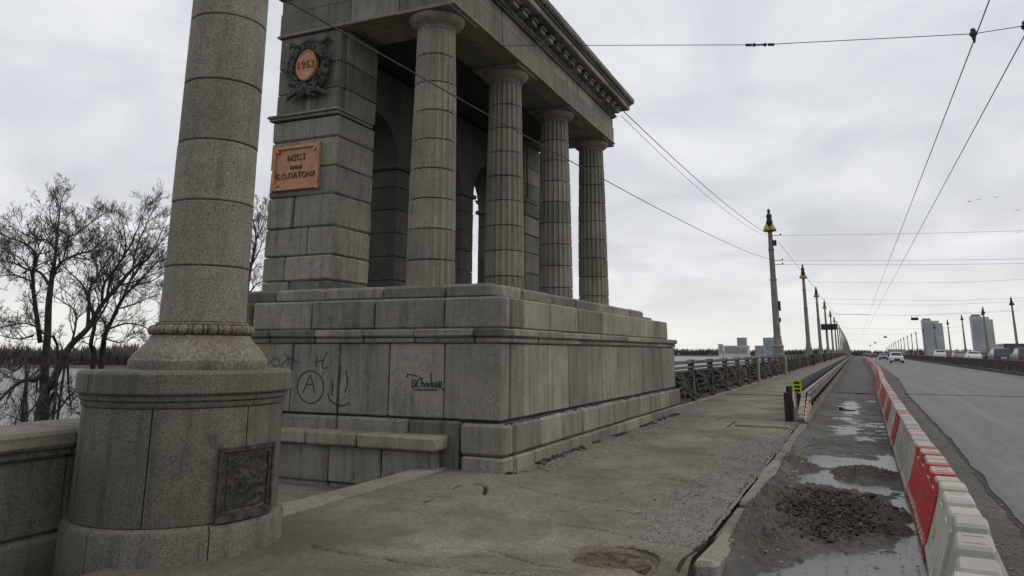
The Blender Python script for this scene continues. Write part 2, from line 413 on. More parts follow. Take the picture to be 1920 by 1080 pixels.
# ------------------------------------------------------------------ setting: river, banks, deck sheets
EDGE = ((-12, 1.1), (4, 1.30), (9.6, 1.42), (17.7, 1.62), (36, 1.86), (58, 2.5), (120, 2.9), (2000, 2.9))
def edge_x(y):
    for (a, xa), (b, xb) in zip(EDGE[:-1], EDGE[1:]):
        if y <= b: return xa+(xb-xa)*(y-a)/(b-a)
    return 2.9
def sheet(name, x0, x1, ys, z, m, thick=0., **k):
    mb = MB(); V = []; F = []
    fx = lambda q, y: q(y) if callable(q) else q
    for y in ys: V += [(fx(x0, y), y, z+deckz(y)), (fx(x1, y), y, z+deckz(y))]
    for i in range(len(ys)-1): F.append((2*i, 2*i+1, 2*i+3, 2*i+2))
    n = len(V)
    if thick:
        for y in ys: V += [(fx(x0, y), y, z+deckz(y)-thick), (fx(x1, y), y, z+deckz(y)-thick)]
        for i in range(len(ys)-1):
            a = 2*i; F += [(a, a+2, n+a+2, n+a), (a+1, n+a+1, n+a+3, a+3)]
        F += [(0, n, n+1, 1), (2*len(ys)-2, 2*len(ys)-1, n+2*len(ys)-1, n+2*len(ys)-2)]
    mb.add(V, F); return mb.build(name, m, **k)
RV = -9.5
MB().add([(-7000, -3000, RV), (7000, -3000, RV), (7000, 9000, RV), (-7000, 9000, RV)], [(0, 1, 2, 3)]).build('river', M['river'], kind='structure')
def grid_obj(name, xs, ys, hf, m, attrs=None, **k):
    nx, ny = len(xs), len(ys)
    co = np.zeros((ny, nx, 3)); co[:, :, 0] = xs[None, :]; co[:, :, 1] = ys[:, None]
    A = hf(co); co[:, :, 2] = A['z']
    idx = np.arange(nx*ny).reshape(ny, nx)
    q = np.stack([idx[:-1, :-1], idx[:-1, 1:], idx[1:, 1:], idx[1:, :-1]], -1).reshape(-1, 4)
    me = bpy.data.meshes.new(name); me.vertices.add(nx*ny); me.vertices.foreach_set('co', co.reshape(-1))
    me.loops.add(q.size); me.loops.foreach_set('vertex_index', q.reshape(-1).astype(np.int32))
    me.polygons.add(len(q)); me.polygons.foreach_set('loop_start', np.arange(0, q.size, 4, dtype=np.int32))
    me.polygons.foreach_set('use_smooth', np.ones(len(q), bool))
    me.update(calc_edges=True)
    for a, v in A.items():
        if a == 'z': continue
        at = me.attributes.new(a, 'FLOAT', 'POINT'); at.data.foreach_set('value', np.clip(v, 0, 1).reshape(-1).astype(np.float32))
    return link(name, me, m, **k)
def vnoise(X, Y, s, seed=0, octs=4, rough=.5):      # vectorised value noise
    rng = np.random.RandomState(seed); T = rng.rand(256, 256); out = np.zeros_like(X); amp = 1.; tot = 0.
    for o in range(octs):
        x = X*s*2**o+17.3*o; y = Y*s*2**o+9.1*o
        xi = np.floor(x).astype(int); yi = np.floor(y).astype(int); fx = x-xi; fy = y-yi
        fx = fx*fx*(3-2*fx); fy = fy*fy*(3-2*fy)
        g = lambda a, b: T[a % 256, b % 256]
        out += amp*((g(xi, yi)*(1-fx)+g(xi+1, yi)*fx)*(1-fy)+(g(xi, yi+1)*(1-fx)+g(xi+1, yi+1)*fx)*fy)
        tot += amp; amp *= rough
    return out/tot
def sstep(a, b, x):
    t = np.clip((x-a)/(b-a), 0, 1); return t*t*(3-2*t)

# near bank under the approach and the trees
def bank_h(co):
    X, Y = co[..., 0], co[..., 1]
    d = np.maximum(-X-11, 0); e = np.maximum(Y-20, 0)
    z = -.9-.28*d-.5*e+ (vnoise(X, Y, .15, 3)-.5)*1.6*np.minimum(1, d/6)
    return {'z': np.maximum(z, RV-1.5)}
grid_obj('riverbank', np.linspace(-75, 45, 121), np.linspace(-60, 45, 106), bank_h, M['soil'], kind='structure')
# far banks with woods
def far_bank(name, pts, h=1.2, w=60):
    mb = MB(); V = []; F = []
    for i, p in enumerate(pts):
        a = Vector(pts[max(i-1, 0)]); b = Vector(pts[min(i+1, len(pts)-1)]); d = (b-a).normalized(); n = Vector((-d.y, d.x))
        p = Vector(p)
        for k, (o, z) in enumerate(((-w, -1), (-w*.8, .5*h), (0, h), (w*2, h*1.4), (w*2.4, -1))):
            q = p+n*o; V.append((q.x, q.y, RV+z))
    for i in range(len(pts)-1):
        for k in range(4): F.append((i*5+k, i*5+k+1, (i+1)*5+k+1, (i+1)*5+k))
    return mb.add(V, F).build(name, M['soil'], kind='structure')
def azp(deg, dist): return (math.sin(rad(deg))*dist, math.cos(rad(deg))*dist)
FB1 = [azp(a, 560+40*math.sin(a*.3)) for a in range(-85, -19, 3)]
far_bank('far_bank', FB1, 1.5, 40)
FB2 = [azp(a, 1900) for a in range(-20, 40, 3)]
far_bank('far_shore', FB2, 2.0, 120)
def woodland(name, pts, n, hmin, hmax, spread, label, base=RV+1, wide=1.):
    V = []; F = []
    P = [Vector(p) for p in pts]; rng = random.Random(5)
    for i in range(n):
        t = rng.random()*(len(P)-1); k = int(t); p = P[k].lerp(P[k+1], t-k); d = (P[k+1]-P[k]).normalized(); nn = Vector((-d.y, d.x))
        p = p+nn*rng.uniform(-.3, 1)*spread
        cl = .55+.45*math.sin(t*4.1)*math.sin(t*1.7+1)
        h = rng.uniform(hmin, hmax)*(.75+.35*cl); tw = rng.uniform(.05, .12)*h*wide; a = rng.uniform(0, PI)
        # slim stem and fan of twigs
        for q in range(7):
            a2 = a+q*.9; dx, dy = math.cos(a2), math.sin(a2); z0 = base+h*rng.uniform(0, .45); z1 = base+h*rng.uniform(.6, 1.)
            off = tw*rng.uniform(.4, 2.4); b = len(V); w = tw*.22
            V += [(p.x-dy*w, p.y+dx*w, z0), (p.x+dy*w, p.y-dx*w, z0), (p.x+dx*off, p.y+dy*off, z1), (p.x+dx*off*.5-dy*w*3, p.y+dy*off*.5+dx*w*3, z0*.4+z1*.6)]
            F += [(b, b+1, b+2), (b, b+2, b+3)]
    return link(name, mesh(name, V, F), M['farwood'], label=label, category=None, kind='stuff') if False else tag(link(name, mesh(name, V, F), M['farwood']), label, 'wood', None, 'stuff')
woodland('far_wood', FB1, 6500, 7, 15, 40, 'dark bare wood along the far bank of the river')
woodland('horizon_wood', FB2, 5000, 9, 20, 120, 'low brown wood on the horizon beyond the bridge', wide=1.5)

# deck sheets (each a few mm above the one below)
YS = [-12, 24, 60, 120, 200, 330] + list(range(360, 1260, 30))
KX = -1.14                                         # lane face of the kerb
sheet('bridge_deck', -5.6, 29.8, [24]+YS[2:], -.30, M['concrete'], 1.6, kind='structure')
MB().box(-5.3, 29.8, -12, 23.9, -.62, -.33).build('approach_slab', M['concrete'], kind='structure')
YE_ = sorted(set(YS+[4, 9.6, 17.7, 36, 58]+[2+.37*k for k in range(150)]))
sheet('road', lambda y: edge_x(y)+.05*noise.fractal(Vector((y*.8, 9, 0)), 1., 2., 4), 11.3, YE_, -.135, M['road'], .10, kind='structure')
sheet('shoulder', .55, lambda y: edge_x(y)+.2, YE_, -.152, M['shoulder'], kind='structure')
sheet('tar_edge', lambda y: edge_x(y)-.06+.09*noise.fractal(Vector((y*.9, 3, 0)), 1., 2., 4), lambda y: edge_x(y)+.08, YE_, -.146, M['joint'], kind='structure')
sheet('opposite_road', 12.35, 25.2, YS, .30, M['road'], .50, kind='structure')
sheet('opposite_sidewalk', 25.3, 29.8, YS, .45, M['asphalt_far'], .7, kind='structure')
sheet('sidewalk_far', -4.95, KX-.2, [24]+YS[2:], 0, M['asphalt_far'], .28, kind='structure')
sheet('lane_far', KX, .9, [40]+YS[2:], -.16, M['shoulder'], kind='structure')

# ---- near footway: cracks, patches, manhole hollow, grit
def px_line(pts, ox, oy, s): return [onz(ox+x/s, oy+y/s, 0) for x, y in pts]
c8 = lambda p: px_line(p, 500, 860, 2.4)
c5 = lambda p: px_line(p, 1200, 740, 3.175)
CR = [
 (c8([(190,385),(230,400),(330,420),(400,432),(560,450),(575,462),(640,475),(800,490),(960,510),(1210,522)]), .016),
 (c8([(790,400),(980,408),(1070,430),(1200,470),(1310,487)]), .012),
 (c8([(1040,108),(1300,165),(1500,197),(1600,150),(1680,110)]), .008),
 (c8([(1530,55),(1700,85),(1920,108)]), .010),
 (c8([(1550,230),(1700,245)]), .012),
 (c8([(1310,297),(1480,320),(1640,350),(1760,372),(1900,395)]), .011),
 (c8([(820,138),(850,128),(890,118),(940,115),(985,130),(990,150),(975,162)]), .02),
 (c8([(700,195),(760,176),(800,168),(835,160)]), .022),
 (c8([(1230,243),(1330,240)]), .012),
 (c5([(0,482),(100,490),(330,525),(385,541)]), .014),
 (c5([(290,350),(430,356),(580,372)]), .022),
 (c5([(360,150),(450,150),(500,134),(600,140),(840,152)]), .035),
 (c5([(515,190),(560,160),(470,166)]), .03),
 (c5([(520,193),(700,198),(920,212)]), .035),
 (c5([(60,872),(200,890),(310,906),(380,872)]), .012),
 (c5([(225,1000),(300,930),(365,890),(400,860),(460,850)]), .018),
 (c5([(620,660),(700,550),(820,380),(900,290),(930,220)]), .014),
 (c5([(170,600),(240,610),(300,570)]), .010),
]
MHC = onz(1148, 1042, 0); MHR = .36
GX0, GX1 = -5.24, KX-.175
def seg_dist(X, Y, a, b):
    dx, dy = b.x-a.x, b.y-a.y; t = np.clip(((X-a.x)*dx+(Y-a.y)*dy)/(dx*dx+dy*dy+1e-9), 0, 1)
    return np.hypot(X-(a.x+t*dx), Y-(a.y+t*dy))
def walk_h(co):
    X, Y = co[..., 0], co[..., 1]
    n1 = vnoise(X, Y, .7, 1); n2 = vnoise(X, Y, 3.5, 2); n3 = vnoise(X, Y, 16, 4, 3); nw = vnoise(X, Y, 5, 8)
    z = (n1-.5)*.03+(n2-.5)*.014+(n3-.5)*.009
    cd = np.full_like(X, 3.)
    for pl, w in CR:
        for a, b in zip(pl[:-1], pl[1:]):
            m = (X > min(a.x, b.x)-.2) & (X < max(a.x, b.x)+.2) & (Y > min(a.y, b.y)-.2) & (Y < max(a.y, b.y)+.2)
            if not m.any(): continue
            d = seg_dist(X[m]+(n2[m]-.5)*.05, Y[m]+(n3[m]-.5)*.05, a, b)
            cd[m] = np.minimum(cd[m], d/(w*(.9+.9*n3[m])))
    crack = 1-sstep(.5, 1.3, cd)
    # loose, broken surface beside the kerb
    brk = sstep(-2.35, -1.95, X+(n2-.5)*.9-.25*(n1-.5))*sstep(6.3, 7.0, Y)*(1-sstep(15.6, 16.6, Y+(n2-.5)*2))
    foot = (1-sstep(-4.15, -3.55, X+(nw-.5)*.9))*sstep(9.2, 9.8, Y)
    corner = (1-sstep(.7, 1.5, np.hypot((X+5.1)*.8, Y-6.9)+(nw-.5)*1.0))
    spots = sstep(.60, .70, vnoise(X, Y, 1.3, 11))*.6
    grit = np.maximum.reduce([brk*sstep(.34, .56, nw+.12), foot*sstep(.36, .55, nw+.05), spots*sstep(.4, .6, n3), corner*.6*sstep(.4, .6, n2)])
    left = (1-sstep(.5, 1.6, np.hypot((X+4.3)*.55, Y-7.6)+(nw-.5)*1.6))*sstep(.38, .6, n3+(n2-.5)*.6)
    grit = np.maximum(grit, left*.75)
    z += grit*(n3-.35)*.03-brk*.016
    r = np.hypot(X-MHC.x, Y-MHC.y)
    hole = 1-sstep(MHR-.012, MHR+.012, r); rimc = np.exp(-((r-MHR-.01)/.03)**2)*sstep(-.4, .5, (X-MHC.x)*.6+(Y-MHC.y)*.8)
    # broken hollow to the right of the cover
    q = np.hypot((X-(MHC.x+.62))/.34, (Y-(MHC.y-.15))/.25)
    hol2 = 1-sstep(.6, 1.3, q+(nw-.5)*.9)
    z = z-hole*.062-hol2*.07*(.5+n2)
    edge = np.exp(-((X-KX+.2)/.028)**2)*sstep(6.6, 7.2, Y)
    cd = np.minimum(cd, np.abs(X-KX+.215+(n2-.5)*.05)/(.008*(.3+1.6*nw))+3*(1-sstep(6.6, 7.2, Y)))
    crack = np.maximum(crack, rimc*.5)
    cd = np.minimum(cd, 3-2.6*rimc)  # rim crack, with the crescent shadow of the sunk cover painted dark into it
    z -= crack*.03
    dirt = np.maximum.reduce([hol2*.9, foot*.35*sstep(.5, .6, n2), (1-sstep(.2, 1.0, np.hypot(X+5.45, Y-5.14)-.88+(nw-.5)*.8))*.8, sstep(.55, .72, vnoise(X, Y, .9, 21))*.45])
    return {'z': z, 'crack': cd/3, 'grit': grit, 'dirt': dirt}
walk = grid_obj('sidewalk', np.arange(GX0, GX1+.009, .017), np.arange(2.2, 24.05, .018), walk_h, M['asphalt_walk'], kind='structure')
sheet('sidewalk_behind', -6.6, GX1-.02, [-12, 2.21], -.012, M['asphalt_far'], kind='structure')
# manhole cover set in its hollow
mh = MB(); mh.lathe([(.0, -.03), (MHR-.05, -.03), (MHR-.05, .0), (MHR-.075, .004), (.0, .004)], 40)
for i in range(-6, 7):
    for j in range(-6, 7):
        x, y = i*.046+(.023 if j % 2 else 0), j*.042
        if x*x+y*y < (MHR-.085)**2: mh.box(x-.013, x+.013, y-.011, y+.011, .003, .0065)
mh.build('manhole_cover', M['manhole'], loc=(MHC.x, MHC.y, -.042), label='rusty round manhole cover sunk in the cracked pavement', cat='manhole cover')

# ---- kerb stones
kerb = empty('kerb', (KX-.1, 6.4, -.2), kind='structure')
ky = 6.35
for i, ln in enumerate([1.15, 1.5, 1.75, 1.05, .95, 1.1, 1.6, 1.9, 1.9]):
    me = MB().cbox(-.095, .095, -ln/2+.012, ln/2-.012, -.22, .215, .03).me('kerb_stone')
    for v in me.vertices: v.co += Vector((random.uniform(-.008, .008), random.uniform(-.01, .01), random.uniform(-.006, .006)))
    o = link('kerb_stone', me, M['kerb'], kerb, (.0+random.uniform(-.012, .012)+(.05 if i == 0 else 0), ky+ln/2-6.4, (-.03 if i else -.035)+random.uniform(-.014, .008)-(.05 if i in (1,) else 0)), random.uniform(-.012, .012)-(.05 if i == 0 else 0))
    ky += ln
sheet('kerb_far', KX-.2, KX-.005, [ky+.02]+YS[2:], .01, M['kerb'], .3, kind='structure')
# pale cover slab across the footway by the guardrail
stone_box('cover_slab', -2.55, -1.42, 17.55, 18.0, -.05, .035, M['concrete'], None, .01, .006)
tag(bpy.data.objects['cover_slab'], 'pale concrete slab lying across the pavement before the guardrail', 'slab')

# ---- coned-off lane: mud, puddles
LANE_W = -.160
def lane_h(co):
    X, Y = co[..., 0], co[..., 1]
    n1 = vnoise(X, Y, .8, 31); n2 = vnoise(X, Y, 3.0, 32); n3 = vnoise(X, Y, 14, 33, 3)
    def el(cx, cy, rx, ry, e=.45): return 1-sstep(1-e, 1+e, np.hypot((X-cx)/rx, (Y-cy)/ry)+(n2-.5)*1.1)
    z = -.150+(n1-.5)*.03+(n2-.5)*.045+(n3-.5)*.024
    mud = np.maximum.reduce([el(-.50, 9.35, .78, 1.35), el(-.9, 8.6, .45, 1.5), el(.22, 9.6, .22, .35)*.8, el(.16, 8.9, .26, .25)*.8, el(.02, 12.55, .42, .75), el(-.95, 12.9, .28, .5)*.8, el(-.5, 10.9, .6, .35)*.6])
    low = np.maximum.reduce([el(-.15, 6.4, 1.0, 1.7), el(.42, 8.4, .26, 2.6), el(-.45, 13.9, .75, .6), el(-.75, 11.9, .5, .8), el(-.1, 11.35, .4, .55), el(.35, 13.5, .35, .9), el(-.35, 19.6, .3, 1.3)*.55, el(-.32, 27.2, .24, 3.6)*.55])
    low = low*(1-mud*.9)
    n4 = vnoise(X, Y, 22, 35, 3)
    z += mud*(.05+(n2-.4)*.10+(n3-.5)*.10+(n4-.5)*.07)-low*.042+(n4-.5)*.016*(1-.5*low)
    band = np.exp(-((Y-16.4+(n2-.5))/.55)**2)*.03*(n3+.4); z += band
    # the lane rises to meet the kerb with washed-in grit
    z += (.085*(1-sstep(.0, .30, X-KX+(n2-.5)*.22))+.05*(1-sstep(0, .5, X-KX+(n1-.5)*.4)))*sstep(6.2, 6.9, Y)*(1-.6*sstep(17, 20, Y))
    wet = np.maximum(sstep(-.148, -.170, z), .35*sstep(.45, .65, n1))
    return {'z': z, 'mud': np.maximum(mud, sstep(.6, .75, n2)*.35), 'wet': wet}
grid_obj('closed_lane', np.arange(KX+.002, .92, .018), np.arange(2.2, 40.1, .024), lane_h, M['mud'], kind='structure')
sheet('puddle', KX+.01, .8, [2.3, 34], LANE_W, M['puddle'], kind='structure')

def scatter(name, n, fn, m, label, cat, smin, smax, flat=.6, leaf=False):
    V = []; F = []; rng = random.Random(hash(name) % 99 + 3)
    ico = [(0,0,1),(.9,0,.3),(.28,.85,.35),(-.72,.5,.3),(-.7,-.55,.4),(.3,-.85,.3),(0,0,-.6)]
    fa = [(0,1,2),(0,2,3),(0,3,4),(0,4,5),(0,5,1),(6,2,1),(6,3,2),(6,4,3),(6,5,4),(6,1,5)]
    for i in range(n):
        p = fn(rng)
        if p is None: continue
        s = rng.uniform(smin, smax)*(1 if rng.random() < .9 else 1.8); a = rng.uniform(0, 2*PI); ca, sa = math.cos(a), math.sin(a); b = len(V)
        if leaf:
            t1, t2 = rng.uniform(-.6, .6), rng.uniform(-.6, .6); w = rng.uniform(.2, .7)
            for x, y in ((-1, 0), (0, -w), (1, 0), (0, w)):
                V.append((p[0]+s*(x*ca-y*sa), p[1]+s*(x*sa+y*ca), p[2]+s*(.25+x*t1+y*t2+abs(y)*.5)))
            F += [(b, b+1, b+2), (b, b+2, b+3)]
        else:
            for x, y, z in ico:
                k = rng.uniform(.7, 1.2); V.append((p[0]+s*k*(x*ca-y*sa), p[1]+s*k*(x*sa+y*ca), p[2]+s*flat*z*k))
            F += [tuple(b+q for q in f) for f in fa]
    return tag(link(name, mesh(name, V, F), m), label, cat, None, 'stuff')
def _h1(x, y):
    A = lane_h(np.array([[[x, y, 0.]]])); return float(A['z'][0, 0])
def mudspot(rng):
    x, y = rng.gauss(-.6, .42), rng.gauss(9.3, .8)
    if not KX < x < .3: return None
    d = math.hypot((x+.5)/.85, (y-9.35)/1.45)
    return None if d > 1 else (x, y, -.10+.05*(1-d)+rng.uniform(-.02, .03))
scatter('mud_litter', 5200, mudspot, M['litter'], 'dead leaves and twigs matted on the mud heap in the lane', 'litter', .005, .017, leaf=True)
M['pale_litter'] = plain('pale_straw', (.24, .20, .13), .9, 0, .4, 25)
scatter('straw_litter', 700, mudspot, M['pale_litter'], 'pale straw and leaf scraps on the mud heap', 'litter', .005, .014, leaf=True)
def clod(rng):
    p = mudspot(rng); return p and (p[0], p[1], p[2]-.015)
M['clod'] = plain('mud_clod', (.05, .038, .024), .9, 0, .5, 22, .8)
scatter('mud_clods', 1100, clod, M['clod'], 'dark clods of earth heaped in the closed lane', 'earth', .012, .042, .7)
def rub(rng): return (KX+.02+abs(rng.gauss(0, .16)), rng.uniform(6.9, 17), -.085)
scatter('kerb_rubble', 700, rub, M['pebble'], 'broken rubble lying against the lane side of the kerb', 'rubble', .008, .028)
def grit1(rng):
    x = KX-.22-abs(rng.gauss(0, .5)); y = rng.uniform(6.6, 16.5); return (x, y, -.004)
scatter('loose_grit', 2600, grit1, M['pebble'], 'loose pale grit strewn along the broken kerb', 'grit', .004, .013)
def grit2(rng):
    y = rng.uniform(9.7, 21); return (-4.28+abs(rng.gauss(0, .28)), y, .004)
scatter('wall_foot_grit', 1800, grit2, M['pebble'], 'crumbled stone grit along the foot of the granite base', 'grit', .005, .02)
def grit3(rng): return (rng.uniform(KX, .4), rng.uniform(5, 22), -.142)
scatter('lane_grit', 1500, grit3, M['pebble'], 'small stones scattered over the wet closed lane', 'grit', .004, .014)
def grit4(rng): return (rng.uniform(.95, 1.5), rng.uniform(4, 26), -.148)
scatter('shoulder_grit', 1800, grit4, M['pebble'], 'fine grit on the dark road shoulder beside the barriers', 'grit', .004, .012)
# dark scrap of rubber lying in the wet lane
c = onz(1585, 769, -.15); rb = MB()
rb.tube([(-.16, .05, .05), (-.1, .0, .03), (0, -.05, .015), (.15, -.06, .012), (.28, -.04, .01)], [.05, .045, .03, .022, .012], 6)
rb.build('rubber_scrap', M['rubber'], loc=(c.x, c.y, -.16), smooth=True, label='black scrap of torn rubber lying in the wet lane', cat='scrap')

for nm, x0, x1, y0 in (('road', 1.75, 11.2, 36.6), ('lane', KX+.02, .5, 36.4), ('walk', -4.7, KX-.22, 30.5)):
    MB().box(x0, x1, y0-.10, y0+.10, -.25, (.012 if nm == 'walk' else -.122)).build('expansion_joint', M['joint'], kind='structure')
# ------------------------------------------------------------------ monument frame (turned a touch from the bridge line)
DL = .0053
def Rm(x, y, z=0): return Vector((x*math.cos(DL)-y*math.sin(DL), x*math.sin(DL)+y*math.cos(DL), z))
BX, BY = -7.2, 15.3                                # base point of the pavilion
pav = empty('colonnade_pavilion', Rm(BX, BY, 0), DL, label='tall grey granite colonnade on a high stone base beside the pavement', cat='pavilion')
def lx(x): return x-BX
def ly(y): return y-BY
GAP = .010
XF, YF = -4.42, 9.62                                # road face and front face of the base
XB, YE = -10.4, 20.95                               # river side and far end
def pbox(mb, x0, x1, y0, y1, z0, z1): return mb.box(lx(x0), lx(x1), ly(y0), ly(y1), z0, z1)
core = MB(); pbox(core, XB+.05, XF-.05, YF+.05, YE-.05, -.6, 1.72); pbox(core, XB+.1, XF-.05, YF+.05, 20.1, 1.72, 2.3); pbox(core, XB+.5, XF-.33, YF+.33, 18.6, 2.3, 2.52)
base = core.build('base', M['mortar'], pav)
def run(name, axis, a, cuts, d0, d1, z0, z1, m=M['granite'], c=.012, jit=.004):
    # stones along one face: axis 'x' = front face (a = y of face, depth towards +y), 'y' = road face (a = x of face, depth towards -x)
    for p, q in zip(cuts[:-1], cuts[1:]):
        o = random.uniform(-.004, .004)
        if axis == 'x': stone_box(name, lx(p)+GAP, lx(q)-GAP, ly(a)+o, ly(a)+.30, z0, z1, m, base, c, jit)
        else: stone_box(name, lx(a)-.30, lx(a)+o, ly(p)+GAP, ly(q)-GAP, z0, z1, m, base, c, jit)
def cuts(a, b, step, j=.06):
    n = max(1, round((b-a)/step)); return [a]+[a+(b-a)*i/n+random.uniform(-j, j) for i in range(1, n)]+[b]
# plinth (road face in one tall course above a low footing), front with corner stones
PX, PY = XF+.10, YF-.10
pc = [PY+.31]+[10.83, 11.81, 12.75, 13.7, 14.71, 15.62, 16.67, 17.66, 18.7, 19.75, YE+.08]
run('plinth_stone', 'y', PX, pc, 0, 0, .20, .62, c=.03)
run('footing_stone', 'y', PX+.02, cuts(PY+.31, YE+.08, 1.1), 0, 0, -.35, .19, c=.02)
run('plinth_stone', 'x', PY, [-5.02, PX], 0, 0, .20, .62, c=.03)
run('footing_stone', 'x', PY-.02, [-4.98, PX+.02], 0, 0, -.45, .19, c=.02)
run('plinth_stone', 'x', PY+.02, [-10.3, -9.2, -8.15, -7.1, -5.85, -5.03], 0, 0, -.1, .635, c=.02)
run('footing_stone', 'x', PY+.04, cuts(-10.3, -5.0, 1.3), 0, 0, -.5, -.11, c=.02)
# stone bench against the front
bp = [-10.2, -8.75, -7.35, -6.45, -5.16]
for p, q in zip(bp[:-1], bp[1:]):
    stone_box('bench_slab', lx(p)+GAP, lx(q)-GAP, ly(9.14), ly(9.51), .27, .455, M['concrete'], base, .02, .006)
for p, q in zip([-10.2, -8.3, -7.0, -6.1], [-8.3, -7.0, -6.1, -5.28]):
    stone_box('bench_riser', lx(p)+GAP, lx(q)-GAP, ly(9.26), ly(9.50), -.24, .262, M['granite'], base, .015, .005)
    stone_box('bench_foot', lx(p)+GAP, lx(q)-GAP, ly(9.30), ly(9.50), -.5, -.25, M['granite'], base, .015, .005)
# smooth upright panels
pf = [-10.35, -9.0, -8.06, -7.15, -6.25, -5.32, XF]
run('wall_panel', 'x', YF, pf, 0, 0, .66, 1.70)
run('wall_panel', 'y', XF, [YF+.305, 10.38, 11.37, 12.36, 13.35, 14.28, 15.33, 16.35, 17.4, 18.42, 19.43, YE], 0, 0, .66, 1.70)
# moulding: two fascias
def mould(z0, z1, out, cf, cs):
    run('moulding_stone', 'x', YF-out, cf, 0, 0, z0, z1, c=.015)
    run('moulding_stone', 'y', XF+out, cs, 0, 0, z0, z1, c=.015)
mould(1.705, 1.79, .035, [-10.4, -9.4, -8.51, -7.61, -6.71, -5.81, -4.83, XF+.035], cuts(YF+.27, YE+.03, 1.05))
mould(1.795, 1.905, .08, [-10.45, -9.4, -8.51, -7.61, -6.71, -5.81, -4.83, XF+.08], cuts(YF+.225, YE+.07, 1.05))
run('step_stone', 'x', YF, [-10.35, -8.94, -7.74, -6.56, -5.35, XF], 0, 0, 1.912, 2.355, c=.02)
run('step_stone', 'y', XF, [YF+.305, 10.4]+cuts(11.5, 18.7, 1.35)+[19.3, 20.2], 0, 0, 1.912, 2.355, c=.02)
S2X, S2Y = XF-.28, YF+.28
run('step_stone', 'x', S2Y, [-9.95, -8.73, -7.73, -6.61, -5.5, S2X], 0, 0, 2.362, 2.575, M['granite'], .03, .007)
run('step_stone', 'y', S2X, [S2Y+.305]+cuts(11.0, 18.75, 1.3), 0, 0, 2.362, 2.575, M['granite'], .03, .007)
# paving of the stylobate
fl = MB(); pbox(fl, -9.9, S2X-.31, S2Y+.31, 18.6, 2.40, 2.55); pbox(fl, -9.9, S2X-.31, 18.6, 20.9, 2.35, 2.5)
fl.build('platform', M['concrete'], pav)

def moss1(rng):
    if rng.random() < .22: p = Rm(rng.uniform(-8.3, XF+.04), YF-.02-abs(rng.gauss(0, .02)), .63)
    else: p = Rm(XF+.02+abs(rng.gauss(0, .025)), YF+rng.uniform(0, 11.2), .62)
    return (p.x, p.y, p.z) if noise.noise(Vector((p.x*2.3, p.y*2.3, 0))) > -.12 else None
scatter('ledge_moss', 1500, moss1, M['moss'], 'dry moss and dirt caught on the ledge of the granite base', 'moss', .006, .018, .5)
def moss2(rng):
    p = Rm(XF+.13+abs(rng.gauss(0, .05)), YF+rng.uniform(-.1, 11.2), .01); return (p.x, p.y, p.z) if noise.noise(Vector((p.x*1.3, p.y*1.3, 5))) > -.1 else None
scatter('foot_moss', 1300, moss2, M['moss'], 'dark moss along the seam between pavement and granite base', 'moss', .012, .04, .6)
# columns
XC, Y1, SPC, CR_ = -6.44, 11.09, 3.02, .42
Z0, ZCAP, ZARC = 2.56, 7.28, 7.54
def fluted(r0, r1, h, n=20, q=6, depth=.042):
    mb = MB(); V = []; F = []; m = n*q
    zs = [(0, -.018), (.012, 0), (h-.012, 0), (h, -.018)]
    for z, dr in zs:
        r = r0+(r1-r0)*z/h+dr
        for k in range(m):
            u = (k % q)/q; a = 2*PI*k/m; d = depth*math.sin(PI*u)**.6
            V.append(((r-d)*math.cos(a), (r-d)*math.sin(a), z))
    for i in range(len(zs)-1):
        for k in range(m): F.append((i*m+k, i*m+(k+1) % m, (i+1)*m+(k+1) % m, (i+1)*m+k))
    F.append(tuple(range(m))[::-1]); F.append(tuple(range((len(zs)-1)*m, len(zs)*m)))
    return mb.add(V, F)
ND = 9; zd = [Z0+(ZCAP-Z0)*i/ND for i in range(ND+1)]
def rcol(z): t = (z-Z0)/(ZCAP-Z0); return CR_*(1-.17*t+.03*math.sin(PI*t))
DM = []
for i in range(ND):
    me = fluted(rcol(zd[i]), rcol(zd[i+1]), zd[i+1]-zd[i]-.012).me('drum', True); me.set_sharp_from_angle(angle=rad(28)); me.materials.append(M['granite_col']); DM.append(me)
rt = rcol(ZCAP)
capme = MB().lathe([(rt*.93, -.02), (rt*.98, .0), (rt*1.0, .03), (rt*1.06, .035), (rt*1.06, .05), (rt*1.1, .055), (rt*1.28, .10), (rt*1.42, .155), (rt*1.47, .20), (rt*1.44, .225), (rt*1.3, .23)], 48).me('capital', True)
capme.set_sharp_from_angle(angle=rad(35)); capme.materials.append(M['granite_col'])
abme = MB().cbox(-.54, .54, -.54, .54, 0, .06, .006).me('abacus'); abme.materials.append(M['granite_col'])
corem = MB().lathe([(rt*.80, 0), (rt*.80, ZCAP-Z0)], 20).me('column'); corem.materials.append(M['mortar'])
for k in range(4):
    cc = link('column', corem, None, pav, (lx(XC), ly(Y1+SPC*k), Z0))
    for i in range(ND):
        o = link('drum', DM[i], None, cc, (random.uniform(-.004, .004), random.uniform(-.004, .004), zd[i]-Z0+.004)); o.rotation_euler[2] = random.choice((0, 2*PI/20, 4*PI/20))+random.uniform(-.01, .01)
    link('capital', capme, None, cc, (0, 0, ZCAP-Z0)); link('abacus', abme, None, cc, (0, 0, ZCAP-Z0+.222))

